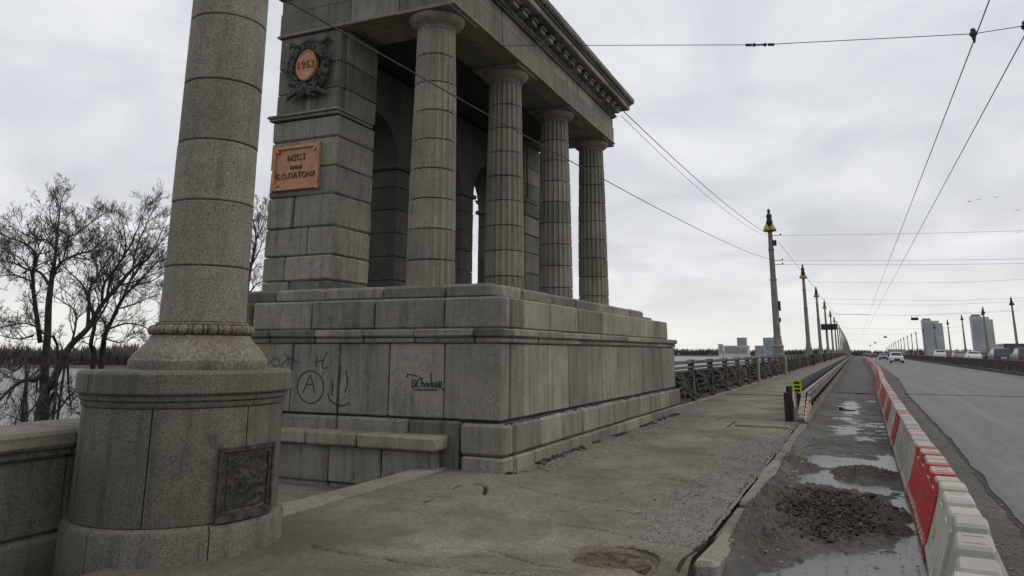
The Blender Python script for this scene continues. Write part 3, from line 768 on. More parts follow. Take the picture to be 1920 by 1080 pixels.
# front pier with its courses (left of the corner column), far pier alike
AX, AY0, AY1 = -5.87, 10.64, 20.60                  # architrave: road face, front, far end
PXL, PXR = -9.72, -8.2
def pier(y0, y1, detail):
    pc_ = MB(); pbox(pc_, PXL+.08, PXR-.2, y0+.08, y1-.04, 2.5, 7.5)
    pr = pc_.build('pier', M['mortar'], pav)
    zs = [2.56, 2.80, 3.25, 3.76, 4.35, 4.87, 5.42, 5.83]
    for i in range(len(zs)-1):
        z0_, z1_ = zs[i]+.005, zs[i+1]-.005
        if i < 4: xs = [PXL, PXL+(.62, .50, .98, .62)[i], PXR]
        else: xs = [PXL, PXR]
        for p, q in zip(xs[:-1], xs[1:]):
            stone_box('stone_block', lx(p)+GAP*.7, lx(q)-GAP*.7, ly(y0)-random.uniform(0, .012), ly(y1), z0_, z1_, M['granite'], pr, .022, .007)
    stone_box('band_course', lx(PXL)-.05, lx(PXR)+.012, ly(y0)-.06, ly(y1)-.1, 5.835, 5.89, M['granite'], pr, .01)
    stone_box('band_course', lx(PXL)-.08, lx(PXR)+.03, ly(y0)-.09, ly(y1)-.1, 5.893, 5.95, M['granite'], pr, .015)
    for a, b in ((5.955, 6.37), (6.38, 6.88), (6.89, 7.535)):
        stone_box('stone_block', lx(PXL+.03), lx(PXR-.05), ly(y0+.03), ly(y0)+.2, a, b, M['granite'], pr, .012, .004)
        stone_box('stone_block', lx(PXL+.05), lx(PXR-.004), ly(y0)+.21, ly(y1), a, b, M['granite'], pr, .012, .004)
    return pr
pier(10.64, 11.82, True); pier(19.42, 20.60, False)
# river-side arcade: three arches between the piers
AWX0, AWX1 = -9.66, -8.78
def arch_piece(yc, w=.95, zi=5.62, ztop=7.54):
    n = 14; V = []; F = []
    pts = [(yc-w*math.cos(PI*i/n), zi+w*math.sin(PI*i/n)) for i in range(n+1)]
    for x in (AWX0, AWX1):
        for (y, z) in pts: V.append((lx(x), ly(y), z))
        for (y, z) in pts: V.append((lx(x), ly(y), ztop))
    m = n+1
    for i in range(n):
        F += [(i, i+1, m+i+1, m+i), (2*m+i, 3*m+i, 3*m+i+1, 2*m+i+1), (i, 2*m+i, 2*m+i+1, i+1)]
    F += [(0, m, 3*m, 2*m), (n, 2*m+n, 3*m+n, m+n)]
    return V, F
bays = [Y1+SPC*(k+.5) for k in range(3)]
bays[2] -= .36; AW = [.95, .95, 1.02]
arcade = pbox(MB(), AWX0+.1, AWX1-.1, 11.9, 19.4, 7.2, 7.5).build('arcade', M['mortar'], pav)
for yc, w_ in zip(bays, AW): MB().add(*arch_piece(yc, w_)).build('arch', M['granite_shade'], arcade)
js = [11.83, bays[0]-.95, bays[0]+.95, bays[1]-.95, bays[1]+.95, bays[2]-1.02, bays[2]+1.02, 19.41]
for a, b in ((js[0], js[1]), (js[2], js[3]), (js[4], js[5]), (js[6], js[7])):
    if b-a < .05: continue
    zz = 2.56
    while zz < 5.5:
        h = min(.51, 5.50-zz)
        stone_box('stone_block', lx(AWX0), lx(AWX1), ly(a)+(.005 if a > 11.9 else 0), ly(b)-.005, zz+.004, zz+h-.004, M['granite_shade'], arcade, .01); zz += h
    stone_box('impost', lx(AWX0)-.07, lx(AWX1)+.07, ly(a)-(.07 if a > 12 else 0), ly(b)+(.07 if b < 19 else 0), 5.505, 5.615, M['granite_shade'], arcade, .02)
    stone_box('spandrel', lx(AWX0), lx(AWX1), ly(a)+.003, ly(b)-.003, 5.62, 7.54, M['granite_shade'], arcade, .01)
# entablature
ent = MB(); pbox(ent, PXL+.05, AX-.06, AY0+.06, AY1-.06, 7.62, 9.0); entab = ent.build('entablature', M['mortar'], pav)
# soffit slabs of the ceiling between the beams
def beam(name, x0, x1, y0, y1, z0, z1, m=M['granite'], c=.01): stone_box(name, lx(x0), lx(x1), ly(y0), ly(y1), z0, z1, m, entab, c, .003)
ycuts = [AY0, Y1+SPC*.5+.1, Y1+SPC*1.5-.05, Y1+SPC*2.5+.08, AY1]
for a, b in zip(ycuts[:-1], ycuts[1:]):
    beam('architrave_stone', AX-1.12, AX, a+.005, b-.005, 7.565, 8.05); beam('architrave_fillet', AX-.4, AX+.035, a+.004, b-.004, 7.545, 7.60, M['concrete'])
    beam('frieze_stone', AX-.6, AX-.02, a+.005, b-.005, 8.055, 8.34)
for a, b in ((PXL, -8.05), (-8.05, AX-1.13)):
    beam('architrave_stone', a+.005, b-.005, AY0, AY0+1.1, 7.565, 8.05); beam('architrave_stone', a+.005, b-.005, AY1-1.1, AY1, 7.565, 8.05)
    beam('frieze_stone', a+.005, b-.005, AY0+.02, AY0+.6, 8.055, 8.34)
beam('frieze_stone', AX-1.13, AX-.605, AY0+.02, AY0+.6, 8.055, 8.34)
for a, b in ((PXL-.03, -8.15), (-8.14, AX-1.0), (AX-.99, AX+.03)): beam('architrave_fillet', a, b-.005, AY0-.035, AY0+.3, 7.543, 7.598, M['concrete'])
# bed moulds, brackets, dentils, corona and gutter mould along the road side and both ends
def ring(name, out, z0, z1, c=.01, n=8, back=.5):
    ys = cuts(AY0-out, AY1+out, (AY1-AY0)/n, .1)
    for a, b in zip(ys[:-1], ys[1:]): beam(name, AX-back, AX+out, a+.004, b-.004, z0, z1, c=c)
    xs = cuts(PXL-out, AX-back-.005, 1.3, .1)
    for a, b in zip(xs[:-1], xs[1:]):
        beam(name, a+.004, b-.004, AY0-out, AY0+back, z0, z1, c=c); beam(name, a+.004, b-.004, AY1-back, AY1+out, z0, z1, c=c)
ring('frieze_moulding', .05, 8.345, 8.39); ring('frieze_moulding', .09, 8.394, 8.44)
ring('bed_moulding', .13, 8.60, 8.65)
ring('corona_stone', .40, 8.655, 8.80, .015); ring('gutter_stone', .44, 8.805, 8.86, .01); ring('gutter_stone', .52, 8.865, 9.05, .03)
dme = MB().cbox(-.10, .13, -.12, .12, 0, .15, .012).add(*cbox_data(-.13, .17, -.14, .14, .10, .152, .01)).me('dentil'); dme.materials.append(M['granite'])
ring('dentil_back', .02, 8.445, 8.595)
nd = 20
for i in range(nd):
    y = AY0+(AY1-AY0)*(i+.5)/nd; link('dentil', dme, None, entab, (lx(AX)+.10, ly(y), 8.444))
for i in range(8):
    x = PXL+(AX-PXL)*(i+.5)/8
    o = link('dentil', dme, None, entab, (lx(x), ly(AY0)-.10, 8.444), PI/2); o = link('dentil', dme, None, entab, (lx(x), ly(AY1)+.10, 8.444), PI/2)
# far end stub of the wall where the railing meets
# ---- graffiti (paint strokes a few mm proud of the panels)
def stroke(mb, pts, w):
    pts = [Vector((p[0], p[1])) for p in pts]; L_ = []; R_ = []
    for i, p in enumerate(pts):
        d = (pts[min(i+1, len(pts)-1)]-pts[max(i-1, 0)]).normalized(); n = Vector((-d.y, d.x))*w/2
        L_.append(p+n); R_.append(p-n)
    n = len(pts); V = [(q.x, 0, q.y) for q in L_]+[(q.x, 0, q.y) for q in R_]+[(q.x, .006, q.y) for q in L_]+[(q.x, .006, q.y) for q in R_]; F = []
    for i in range(n-1):
        F += [(i, n+i, n+i+1, i+1), (2*n+i, 2*n+i+1, 3*n+i+1, 3*n+i), (i, i+1, 2*n+i+1, 2*n+i), (n+i, 3*n+i, 3*n+i+1, n+i+1)]
    F += [(0, 2*n, 3*n, n), (n-1, 2*n-1, 4*n-1, 3*n-1)]
    mb.add(V, F)
def gp(x, y):                                      # zoom pixel on the front panel face
    p = ony(440+x/5.4, 600+y/5.4, YF-.04); return (p.x-.0, p.z)
def gpx(lst): return [gp(*p) for p in lst]
def ellipse(cx, cy, rx, ry, n=28): return [gp(cx+rx*math.cos(2*PI*i/n), cy+ry*math.sin(2*PI*i/n)) for i in range(n+1)]
def graf(strokes, w, m, nm='graffiti'):
    mb = MB()
    for s in strokes: stroke(mb, s, w)
    p0 = Rm(0, YF, 0)
    mb.v = [((v[0]+YF*DL)-BX, ly(YF)-.013+v[1]+0, v[2]) for v in mb.v]
    return mb.build(nm, m, base)
graf([ellipse(772, 678, 132, 165), gpx([(695,738),(730,650),(772,552),(795,640),(815,738)]), gpx([(725,655),(800,648)])], .017, M['paint_black'])
graf([gpx([(992,610),(995,680),(985,770)]), gpx([(1075,465),(1062,600),(1052,720),(1045,900)]), gpx([(1130,510),(1145,600),(1140,670),(1118,730)]),
      gpx([(945,735),(955,790),(990,830),(1040,858),(1090,865),(1130,858),(1165,838)])], .017, M['paint_black'])
graf([gpx([(838,370),(825,440),(840,480)]), gpx([(838,425),(870,410),(905,415)]), gpx([(935,320),(905,400),(880,470),(905,488),(945,480)])], .014, M['paint_black'])
graf([gpx([(240,345),(270,380),(285,430),(300,465),(330,465),(345,420),(330,375),(300,370),(285,410),(255,465)]), gpx([(345,455),(375,415),(400,385),(440,390),(462,420),(450,455),(420,470),(390,455),(380,410)]),
      gpx([(475,465),(510,420),(545,385),(520,345)]), gpx([(530,360),(575,395),(620,420),(655,430)]), gpx([(545,385),(545,460)]), gpx([(600,300),(598,390),(590,490)])], .012, M['paint_blue'])
graf([gpx([(875,330),(882,420),(875,500),(870,560)])], .02, M['paint_white'])
def gp2(x, y): p = ony(700+x/5.4, 640+y/5.4, YF-.04); return (p.x, p.z)
def g2(l): return [gp2(*p) for p in l]
graf([g2([(340,370),(345,330),(390,338),(450,352)]), g2([(430,395),(400,400),(388,440),(400,470),(425,455),(432,420),(412,425),(420,455),(445,450)]), g2([(475,365),(445,400),(440,450),(465,470)]),
      g2([(490,370),(485,465)]), g2([(488,430),(505,415),(515,460)]), g2([(535,420),(520,450),(540,465),(550,430),(535,420)]), g2([(560,465),(562,425),(585,425),(588,465)]),
      g2([(590,320),(580,365),(600,465),(625,455),(620,425),(600,430)]), g2([(630,410),(650,425),(635,440),(652,455),(630,468)]), g2([(665,470),(665,405),(690,410),(690,435),(668,440),(695,480),(715,495)]), g2([(415,490),(520,492),(640,488)])], .016, M['paint_black'])
graf([g2([(290,180),(320,135),(330,190),(370,140),(380,200),(440,130),(430,200)]), g2([(470,280),(480,225),(520,200),(550,230),(530,290),(480,285)]), g2([(575,225),(578,330)])], .010, M['paint_white'])

# ------------------------------------------------------------------ plaque and wreath on the front pier
def text_mesh(body, size, ext, name, shear=0):
    cu = bpy.data.curves.new(name, 'FONT'); cu.body = body; cu.size = size; cu.extrude = ext; cu.align_x = 'CENTER'; cu.align_y = 'CENTER'; cu.shear = shear; cu.resolution_u = 3
    o = bpy.data.objects.new(name, cu); COL.objects.link(o); bpy.context.view_layer.update()
    dg = bpy.context.evaluated_depsgraph_get(); me = bpy.data.meshes.new_from_object(o.evaluated_get(dg)); bpy.data.objects.remove(o)
    me.transform(Matrix.Rotation(PI/2, 4, 'X')); return me
pq = empty('plaque', Rm(-9.06, 10.635, 4.47), DL, label='square copper plaque with raised frame and dark lettering on the stone pier', cat='plaque')
MB().cbox(-.53, .53, -.035, 0, .0, .84, .01).build('plate', M['copper'], pq)
fr = MB()
for a, b in (((-.50, -.05, .03), (.50, -.05, .03)), ((-.50, -.05, .81), (.50, -.05, .81)), ((-.50, -.05, .03), (-.50, -.05, .81)), ((.50, -.05, .03), (.50, -.05, .81))): fr.bar(a, b, .05, .055)
for sx in (-1, 1):
    for z, d in ((.0, 1), (.84, -1)): fr.bar((sx*.54, -.055, z-d*.01), (sx*.40, -.055, z+d*.12), .05, .05)
fr.build('frame', M['copper'], pq)
for s, z, sz in (('МІСТ', .60, .165), ('імені', .43, .12), ('Є.О.ПАТОНА', .265, .150)):
    me = text_mesh(s, sz, .010, 'lettering'); link('lettering', me, M['letter'], pq, (0, -.042, z))
wr = empty('wreath_medallion', Rm(-8.91, 10.66, 6.83), DL, label='green bronze wreath around an oval copper medallion on the pier', cat='medallion')
lf = MB(); rng = random.Random(3)
for i in range(210):
    a = rng.uniform(0, 2*PI); rr = rng.uniform(.34, .50); x, z = rr*math.cos(a)*.98, rr*math.sin(a)*1.05
    t = a+PI/2+rng.uniform(-.8, .8)+(PI if x < 0 else 0); ln = rng.uniform(.09, .17); w = ln*.34
    dx, dz = math.cos(t)*ln, math.sin(t)*ln; nx, nz = -math.sin(t)*w, math.cos(t)*w; y = -rng.uniform(.05, .12)
    lf.add([(x-dx*.6, y, z-dz*.6), (x+nx, y-.02, z+nz), (x+dx, y-.05, z+dz), (x-nx, y-.02, z-nz), (x, y-.045, z), (x, y+.05, z)], [(0,1,4),(1,2,4),(2,3,4),(3,0,4),(1,0,5),(2,1,5),(3,2,5),(0,3,5)])
lf.lathe([(.33, -.03), (.42, -.06), (.45, 0), (.42, .06), (.33, .03)], 36, close=True)
lf.v[-36*5:] = [(v[0], v[2]-.06, v[1]*1.05) for v in lf.v[-36*5:]]
lf.build('leaves', M['bronze'], wr)
for sx in (-1, 1):
    rib = MB()
    rib.tube([(0, -.10, -.42), (sx*.14, -.13, -.50), (sx*.26, -.12, -.50), (sx*.38, -.10, -.55), (sx*.45, -.09, -.62)], [.06, .07, .05, .055, .02], 6)
    rib.build('ribbon', M['bronze'], wr); MB().tube([(0, -.10, -.42), (sx*.10, -.12, -.58), (sx*.22, -.10, -.60)], [.06, .05, .02], 6).build('ribbon', M['bronze'], wr)
    rib = MB(); rib.tube([(sx*.25, -.08, .42), (sx*.42, -.10, .50), (sx*.50, -.06, .44)], [.05, .05, .02], 6)
    rib.build('ribbon', M['bronze'], wr)
MB().ball((0, -.12, -.42), .08, 8).build('knot', M['bronze'], wr)
med = MB().lathe([(.001, -.09), (.24, -.09), (.265, -.11), (.285, -.09), (.285, 0)], 36); med.v = [(v[0]*.82, v[2]-.07, v[1]*1.08) for v in med.v]
med.build('medallion', M['copper'], wr)
link('lettering', text_mesh('1953', .215, .010, 'lettering'), M['letter'], wr, (0, -.165, .0))
M['lime'] = granite('lime_stain', (.20, .195, .175), (.27, .262, .235), 60, stain_amt=.3)
def streak(x, z0, z1, w, y):
    n = 9; V = []
    for i in range(n+1):
        t = i/n; h = w*(.5+.5*math.sin(PI*min(1, t*1.1+.08)))*random.uniform(.7, 1.1); V += [(lx(x)-h, ly(y), z0+(z1-z0)*t), (lx(x)+h, ly(y), z0+(z1-z0)*t)]
    m = len(V); V += [(a, b+.004, c_) for a, b, c_ in V]; F = []
    for i in range(n): F += [(2*i, 2*i+1, 2*i+3, 2*i+2), (m+2*i, m+2*i+2, m+2*i+3, m+2*i+1), (2*i, 2*i+2, m+2*i+2, m+2*i), (2*i+1, m+2*i+1, m+2*i+3, 2*i+3)]
    MB().add(V, F).build('lime_streak', M['lime'], pav)
streak(-8.93, 5.97, 6.32, .05, AY0+.024); streak(-8.33, 6.55, 6.95, .022, AY0+.024); streak(-8.85, 5.5, 5.8, .035, AY0-.017)

# ------------------------------------------------------------------ round pedestal with granite column (lamp column of the approach)
CPX, CPY = -5.45, 5.14
lc = empty('granite_column', Rm(CPX, CPY, 0), DL, label='thick smooth granite column on a round stone pedestal by the low parapet', cat='column')
ped = MB().lathe([(.76, -.4), (.76, 1.35)], 40).build('pedestal', M['mortar'], lc)
AC = math.atan2(-CPY, -CPX)                        # towards the camera
def arcstone(name, prof, a0, a1, m, parent, n=14, g=.006):
    me = MB().lathe(prof, n, a0+g, a1-g, close=True).me(name, True); me.set_sharp_from_angle(angle=rad(30)); return link(name, me, m, parent)
def ringstones(name, prof, k, off, m, parent, n=14, g=.006):
    for i in range(k): arcstone(name, prof, off+2*PI*i/k, off+2*PI*(i+1)/k, m, parent, n, g)
ringstones('plinth_stone', [(.6, -.4), (.885, -.4), (.885, .20), (.87, .235), (.835, .255), (.6, .255)], 6, AC+.28, M['granite_ped'], ped)
# body stones: joints seen at about a fifth and two thirds of the width
bo = [AC-1.75, AC-.30, AC+.62, AC+1.5, AC+2.6, AC+3.6, AC-1.75+2*PI]
bprof = [(.6, .262), (.822, .262), (.828, .275), (.820, 1.13), (.812, 1.14), (.6, 1.14)]
for a, b in zip(bo[:-1], bo[1:]): arcstone('pedestal_stone', bprof, a, b, M['granite_ped'], ped, 18, .007)
ringstones('band_stone', [(.6, 1.145), (.828, 1.145), (.836, 1.16), (.836, 1.19), (.6, 1.19)], 4, AC-.9, M['granite_ped'], ped, 18)
ringstones('band_stone', [(.6, 1.195), (.846, 1.195), (.854, 1.205), (.854, 1.24), (.6, 1.24)], 4, AC-.9, M['granite_ped'], ped, 18)
ringstones('cap_stone', [(.5, 1.245), (.872, 1.245), (.885, 1.26), (.885, 1.405), (.868, 1.425), (.5, 1.437)], 3, AC-1.0, M['granite_ped'], ped, 26)
# relief panel on the right of the pedestal
pa0, pa1, pz0, pz1 = AC+.33, AC+1.02, .262, .825
PR = .826
def arcbox(mb, a0, a1, r0, r1, z0, z1, n=8): mb.lathe([(r0, z0), (r1, z0), (r1, z1), (r0, z1)], n, a0, a1, close=True)
ta = .06
for q, (d, r) in enumerate(((0, .868), (.034, .852))):
    fr = MB(); zz0, zz1 = pz0+d*.9, pz1-d*.9; A0, A1 = pa0+d*1.1, pa1-d*1.1; w = .032
    arcbox(fr, A0, A1, .80, r, zz0, zz0+w+.012*(q == 0)); arcbox(fr, A0, A1, .80, r, zz1-w, zz1)
    arcbox(fr, A0, A0+w*1.2, .80, r-.002, zz0+w+.014, zz1-w-.001, 2); arcbox(fr, A1-w*1.2, A1, .80, r-.002, zz0+w+.014, zz1-w-.001, 2)
    fr.build('panel_frame', M['frame_relief'], ped)
rl = MB(); nu, nv = 44, 44; V = []; F = []
for j in range(nv+1):
    for i in range(nu+1):
        u, v = i/nu, j/nv; a = pa0+.095+(pa1-pa0-.19)*u; z = pz0+.085+(pz1-pz0-.17)*v
        h = noise.fractal(Vector((u*5, v*5, 3.)), 1., 2., 4)*.018
        h += .030*max(0, 1-((u-.5)/.26)**2-((v-.48)/.36)**2)
        for (cx, cy, rr) in ((.75, .82, .12), (.6, .62, .10), (.3, .7, .09), (.25, .3, .12), (.7, .25, .13), (.5, .45, .16)):
            d = math.hypot(u-cx, v-cy)/rr
            if d < 1.3: h += .02*math.cos(d*PI)*.5*(1.3-d)
        h = max(h, -.006)+.006
        V.append(((.832+h)*math.cos(a), (.832+h)*math.sin(a), z))
for j in range(nv):
    for i in range(nu): F.append((j*(nu+1)+i, j*(nu+1)+i+1, (j+1)*(nu+1)+i+1, (j+1)*(nu+1)+i))
rl.add(V, F).build('relief', M['bronze_relief'], ped, True)
# moulded base of the shaft
bs = MB().lathe([(.30, 1.385), (.585, 1.385), (.59, 1.40), (.588, 1.465), (.575, 1.475), (.57, 1.485), (.54, 1.53), (.49, 1.585), (.45, 1.625), (.43, 1.66), (.425, 1.675), (.30, 1.675)], 64)
bsm = bs.me('shaft_base', True)
for v in bsm.vertices:
    n_ = noise.fractal(Vector(v.co)*6, 1., 2., 3)*.008; r_ = math.hypot(v.co.x, v.co.y); v.co.x *= 1+n_/r_; v.co.y *= 1+n_/r_
bsm.set_sharp_from_angle(angle=rad(40)); bsm.materials.append(M['moss_stone'])
SHX, SHY = .052, .055
sb = link('shaft_base', bsm, None, lc, (SHX, SHY, .045))
bead = MB().ball((0, 0, 0), .048, 10, .92).me('bead', True); bead.materials.append(M['moss_stone'])
disc = MB().lathe([(.012, -.014), (.04, -.012), (.04, .012), (.012, .014)], 10); disc.v = [(v[2], v[0], v[1]) for v in disc.v]
discm = disc.me('reel', True); discm.materials.append(M['moss_stone'])
for i in range(22):
    a = 2*PI*i/22; o = link('bead', bead, None, sb, (.415*math.cos(a), .415*math.sin(a), 1.725), a+PI/2); o.scale = (1.0, .9, 1)
    a += PI/22; o = link('reel', discm, None, sb, (.41*math.cos(a), .41*math.sin(a), 1.725), a+PI/2)
MB().lathe([(.2, 1.665), (.40, 1.665), (.402, 1.69), (.392, 1.76), (.40, 1.775), (.395, 1.79), (.2, 1.79)], 48).build('neck', M['moss_stone'], sb, True, auto=35)
shz = [1.80, 2.30, 2.895, 3.46, 4.05, 4.70, 5.35, 6.0, 6.65, 7.3]
sh = MB().lathe([(.30, 1.75), (.26, 7.3)], 24).build('shaft', M['mortar'], lc, loc=(SHX, SHY, .03))
for i, (a, b) in enumerate(zip(shz[:-1], shz[1:])):
    r0 = .372-.0045*(a-1.8)-(.006 if i else 0); r1 = .372-.0045*(b-1.8)-.006
    me = MB().lathe([(r0-.012, a+.003), (r0, a+.013), (r1, b-.013), (r1-.012, b-.003)], 56).me('drum', True); me.set_sharp_from_angle(angle=rad(30))
    link('drum', me, M['granite_lamp'], sh, (random.uniform(-.003, .003), random.uniform(-.003, .003), 0))

# ------------------------------------------------------------------ low parapet running back from the pedestal; lower terrace, edge strip
par = empty('parapet', (-6.5, 2.0, 0), label='low dark granite parapet with broad cap running up to the round pedestal', cat='parapet')
for i, (a, b) in enumerate(((-6, -4.2), (-4.2, -2.4), (-2.4, -.8), (-.8, .9), (.9, 2.55), (2.55, 3.35))):
    dz = (0, 0, 0, 0, 0, .018)[i]
    stone_box('parapet_cap', -.46, .42, a+.006, b-.006, .80+dz*.3, .935+dz, M['concrete'], par, .02, .008)
    stone_box('parapet_stone', -.36, .32, a+.006, b-.006, .12, .725, M['granite_ped'], par, .012, .005)
    stone_box('parapet_band', -.40, .365, a+.006, b-.006, .73, .795, M['granite_ped'], par, .01, .004)
    stone_box('parapet_foot', -.42, .42, a+.006, b-.006, -.9, .112, M['granite_ped'], par, .02, .006)
def terr_h(co):
    X, Y = co[..., 0], co[..., 1]; n = vnoise(X, Y, 2, 41)
    z = -.30+(n-.5)*.02+.27*sstep(-6.35, -5.55, X)
    return {'z': z, 'crack': np.ones_like(X), 'grit': sstep(.55, .75, vnoise(X, Y, 3, 44))*.5, 'dirt': sstep(.5, .7, vnoise(X, Y, 1.2, 45))*.5}
grid_obj('terrace', np.arange(-11, -5.5, .06), np.arange(5.2, 9.6, .06), terr_h, M['asphalt_walk'], kind='structure')
es = empty('edge_strip', (-5.4, 7.8, 0), kind='structure')
for a, b in ((5.6, 7.25), (7.25, 8.6), (8.6, 9.50)):
    stone_box('strip_stone', -.20, .17, a-7.8+.004, b-7.8-.004, -.3, .03, M['concrete'], es, .012, .006)

# ------------------------------------------------------------------ footway railing
RX = -4.82
rail = empty('railing', (RX, 21.2, 0), label='ornate weathered iron railing with crossed panels along the river side of the bridge', cat='railing')
BAY = 3.45
def orn_panel(seed):
    rng = random.Random(seed); mb = MB(); L0, L1 = .12, BAY-.12; cy = (L0+L1)/2; cz = .58
    mb.bar((0, L0, .15), (0, L1, .15), .10, .08); mb.bar((0, L0, 1.0), (0, L1, 1.0), .08, .06)
    for k in (-1, 1): mb.bar((.014*k, L0, cz-k*.41), (.014*k, L1, cz+k*.41), .07, .10)
    mb.ball((.03, cy, cz), .16, 10)
    for i in range(12):
        a = 2*PI*i/12; mb.tube([(.05, cy+.12*math.cos(a), cz+.12*math.sin(a)), (.09, cy+.26*math.cos(a+.15), cz+.26*math.sin(a+.15)), (.03, cy+.38*math.cos(a+.1), cz+.36*math.sin(a+.1))], [.045, .065, .008], 5)
    for sy in (-1, 1):
        for sz in (-1, 1):
            for q in range(9):                       # leaf sprays along each arm
                t = .30+.66*q/8; y = cy+sy*t*(L1-L0)/2; z = cz+sz*t*.40; a = math.atan2(sz*.40, sy*(L1-L0)/2)+rng.uniform(-1.3, 1.3); ln = rng.uniform(.14, .26)
                mb.tube([(.03, y, z), (.09, y+ln*.5*math.cos(a), z+ln*.5*math.sin(a)), (.03, y+ln*math.cos(a+.4), z+ln*math.sin(a+.4))], [.03, .055, .006], 5)
            pts = []
            for i in range(12):
                t = i/11; a = t*4.6+(.6 if sz > 0 else 2.2); r = .24*(1-t*.72); pts.append((.02, cy+sy*(.98+r*math.cos(a)), cz+sz*(-.05+.1*t+r*math.sin(a)*.9)))
            mb.tube(pts, [.032]*11+[.05], 5)
    return mb.me('ornament')
om = [orn_panel(k) for k in range(3)]
for m_, n_ in zip(om, ('iron_pale', 'iron', 'iron_rust')): m_.materials.append(M[n_])
def rpost():
    mb = MB(); mb.cbox(-.09, .09, -.09, .09, 0, 1.24, .015); mb.cbox(-.13, .13, -.12, .12, 0, .16, .02); mb.cbox(-.12, .12, -.12, .12, 1.22, 1.345, .025); return mb.me('post')
rp = rpost(); rp.materials.append(M['iron_pale']); rp2 = rp.copy(); rp2.materials.clear(); rp2.materials.append(M['iron'])
trm = MB().cbox(-.08, .08, .125, BAY-.125, 1.215, 1.315, .02).add(*cbox_data(-.06, .06, .10, BAY-.10, 1.075, 1.145, .012)).me('top_rail'); trm.materials.append(M['iron_pale'])
trm2 = trm.copy(); trm2.materials.clear(); trm2.materials.append(M['iron'])
bkm = MB().box(-.055, -.045,   .10, BAY-.10, .12, 1.03).me('backing_sheet'); bkm.materials.append(M['rail_back'])
ftm = MB().cbox(-.16, .14, .004, BAY-.004, -.25, .075, .02).me('footing'); ftm.materials.append(M['concrete'])
stm = MB().cbox(-.20, .16, -.28, .28, 0, 1.32, .03).add(*cbox_data(-.24, .20, -.33, .33, 1.24, 1.36, .03)).me('stone_pier'); stm.materials.append(M['concrete'])
NB = 84
for i in range(NB):
    y = i*BAY; z = deckz(y+21.2); r = random.Random(i)
    if i == 6 or (i > 8 and (i-8) % 11 == 0): link('stone_pier', stm, None, rail, (0, y, z))
    else: link('post', rp if r.random() < .5 else rp2, None, rail, (0, y, z))
    link('ornament', om[2] if i == 3 else om[0 if r.random() < .45 else 1], None, rail, (0, y, z), 0)
    link('top_rail', trm if r.random() < .6 else trm2, None, rail, (0, y, z)); link('backing_sheet', bkm, None, rail, (0, y, z)); link('footing', ftm, None, rail, (0, y, z))
fr_ = MB(); ya = NB*BAY
while ya < 980:
    y = ya; z = deckz(y+21.2); z2 = deckz(y+21.2+BAY*4)
    fr_.box(-.06, .06, y-.06, y+.06, z-.1, z+1.2)
    fr_.add([(-.06, y, z), (.06, y, z), (.06, y+BAY*4, z2), (-.06, y+BAY*4, z2), (-.06, y, z+1.3), (.06, y, z+1.3), (.06, y+BAY*4, z2+1.3), (-.06, y+BAY*4, z2+1.3)], [(0,1,5,4),(1,2,6,5),(2,3,7,6),(3,0,4,7),(4,5,6,7)])
    ya += BAY*4
fr_.build('far_bays', M['iron'], rail, kind='stuff')

# ------------------------------------------------------------------ lamp columns
def make_lamp():
    root = empty('lamp_post')
    MB().lathe([(.46, 0), (.46, .12), (.40, .18), (.38, .6), (.42, .66), (.40, .72), (.33, .80), (.27, 1.3), (.29, 1.36), (.25, 1.42)], 12).build('lamp_base', M['lampshaft'], root)
    MB().lathe([(.245, 1.40), (.235, 3.6), (.215, 5.4)], 12).build('shaft', M['lampshaft'], root, True, auto=40)
    MB().lathe([(.20, 5.38), (.25, 5.40), (.25, 5.52), (.20, 5.54), (.185, 7.6), (.22, 7.62), (.22, 7.72), (.18, 7.74), (.155, 9.0)], 12).build('upper_shaft', M['lampshaft'], root, True, auto=40)
    hd = MB().lathe([(.15, 8.98), (.22, 9.02), (.25, 9.12), (.16, 9.22), (.14, 9.5)], 12).build('lantern_head', M['lampgreen'], root)
    for k in range(4):
        a = PI/4+k*PI/2; c_ = (.30*math.cos(a), .30*math.sin(a), 0)
        MB().lathe([(.03, 9.02), (.22, 9.06), (.25, 9.10), (.20, 9.26), (.12, 9.42), (.05, 9.52), (.02, 9.56)], 10, c=c_).build('lantern', M['lampgold'], hd, True, auto=40)
        MB().tube([(.10*math.cos(a), .10*math.sin(a), 9.66), (.28*math.cos(a), .28*math.sin(a), 9.68), (c_[0], c_[1], 9.52)], [.035, .03, .025], 5).build('bracket', M['lampgreen'], hd)
    MB().lathe([(.13, 9.5), (.20, 9.6), (.24, 9.75), (.17, 9.95), (.20, 10.1), (.21, 10.22), (.12, 10.38), (.06, 10.42), (.10, 10.48), (.13, 10.56), (.10, 10.65), (.02, 10.72), (.004, 10.9)], 10).build('finial', M['lampgreen'], root, True, auto=50)
    return root
lamp = make_lamp()
lamp_Y = [57.8, 97.6, 132.2, 168.5, 207.7, 247] + [247+38.5*i for i in range(1, 19)]
lg = 'lamp columns along the bridge'
first = True
for i, y in enumerate(lamp_Y):
    o = lamp if first else copytree(lamp); first = False
    o.location = (-5.05, y, 1.30+deckz(y)); o['group'] = lg; o['category'] = 'lamp post'
    o['label'] = 'tall lamp column with yellow lanterns, wires and switch box, first on the railing' if i == 0 else ('lamp column with yellow lanterns, second along the ornate railing' if i == 1 else ('lamp column behind the railing carrying a dark road sign' if i == 3 else ('lamp column with yellow lanterns, third along the ornate railing' if i == 2 else 'slender lamp column in the long row behind the ornate railing')))
    pd = MB().cbox(-.5, .5, -.5, .5, -1.7, .0, .03).build('plinth', M['concrete'], o)
rlm = None; silhouettes = {}
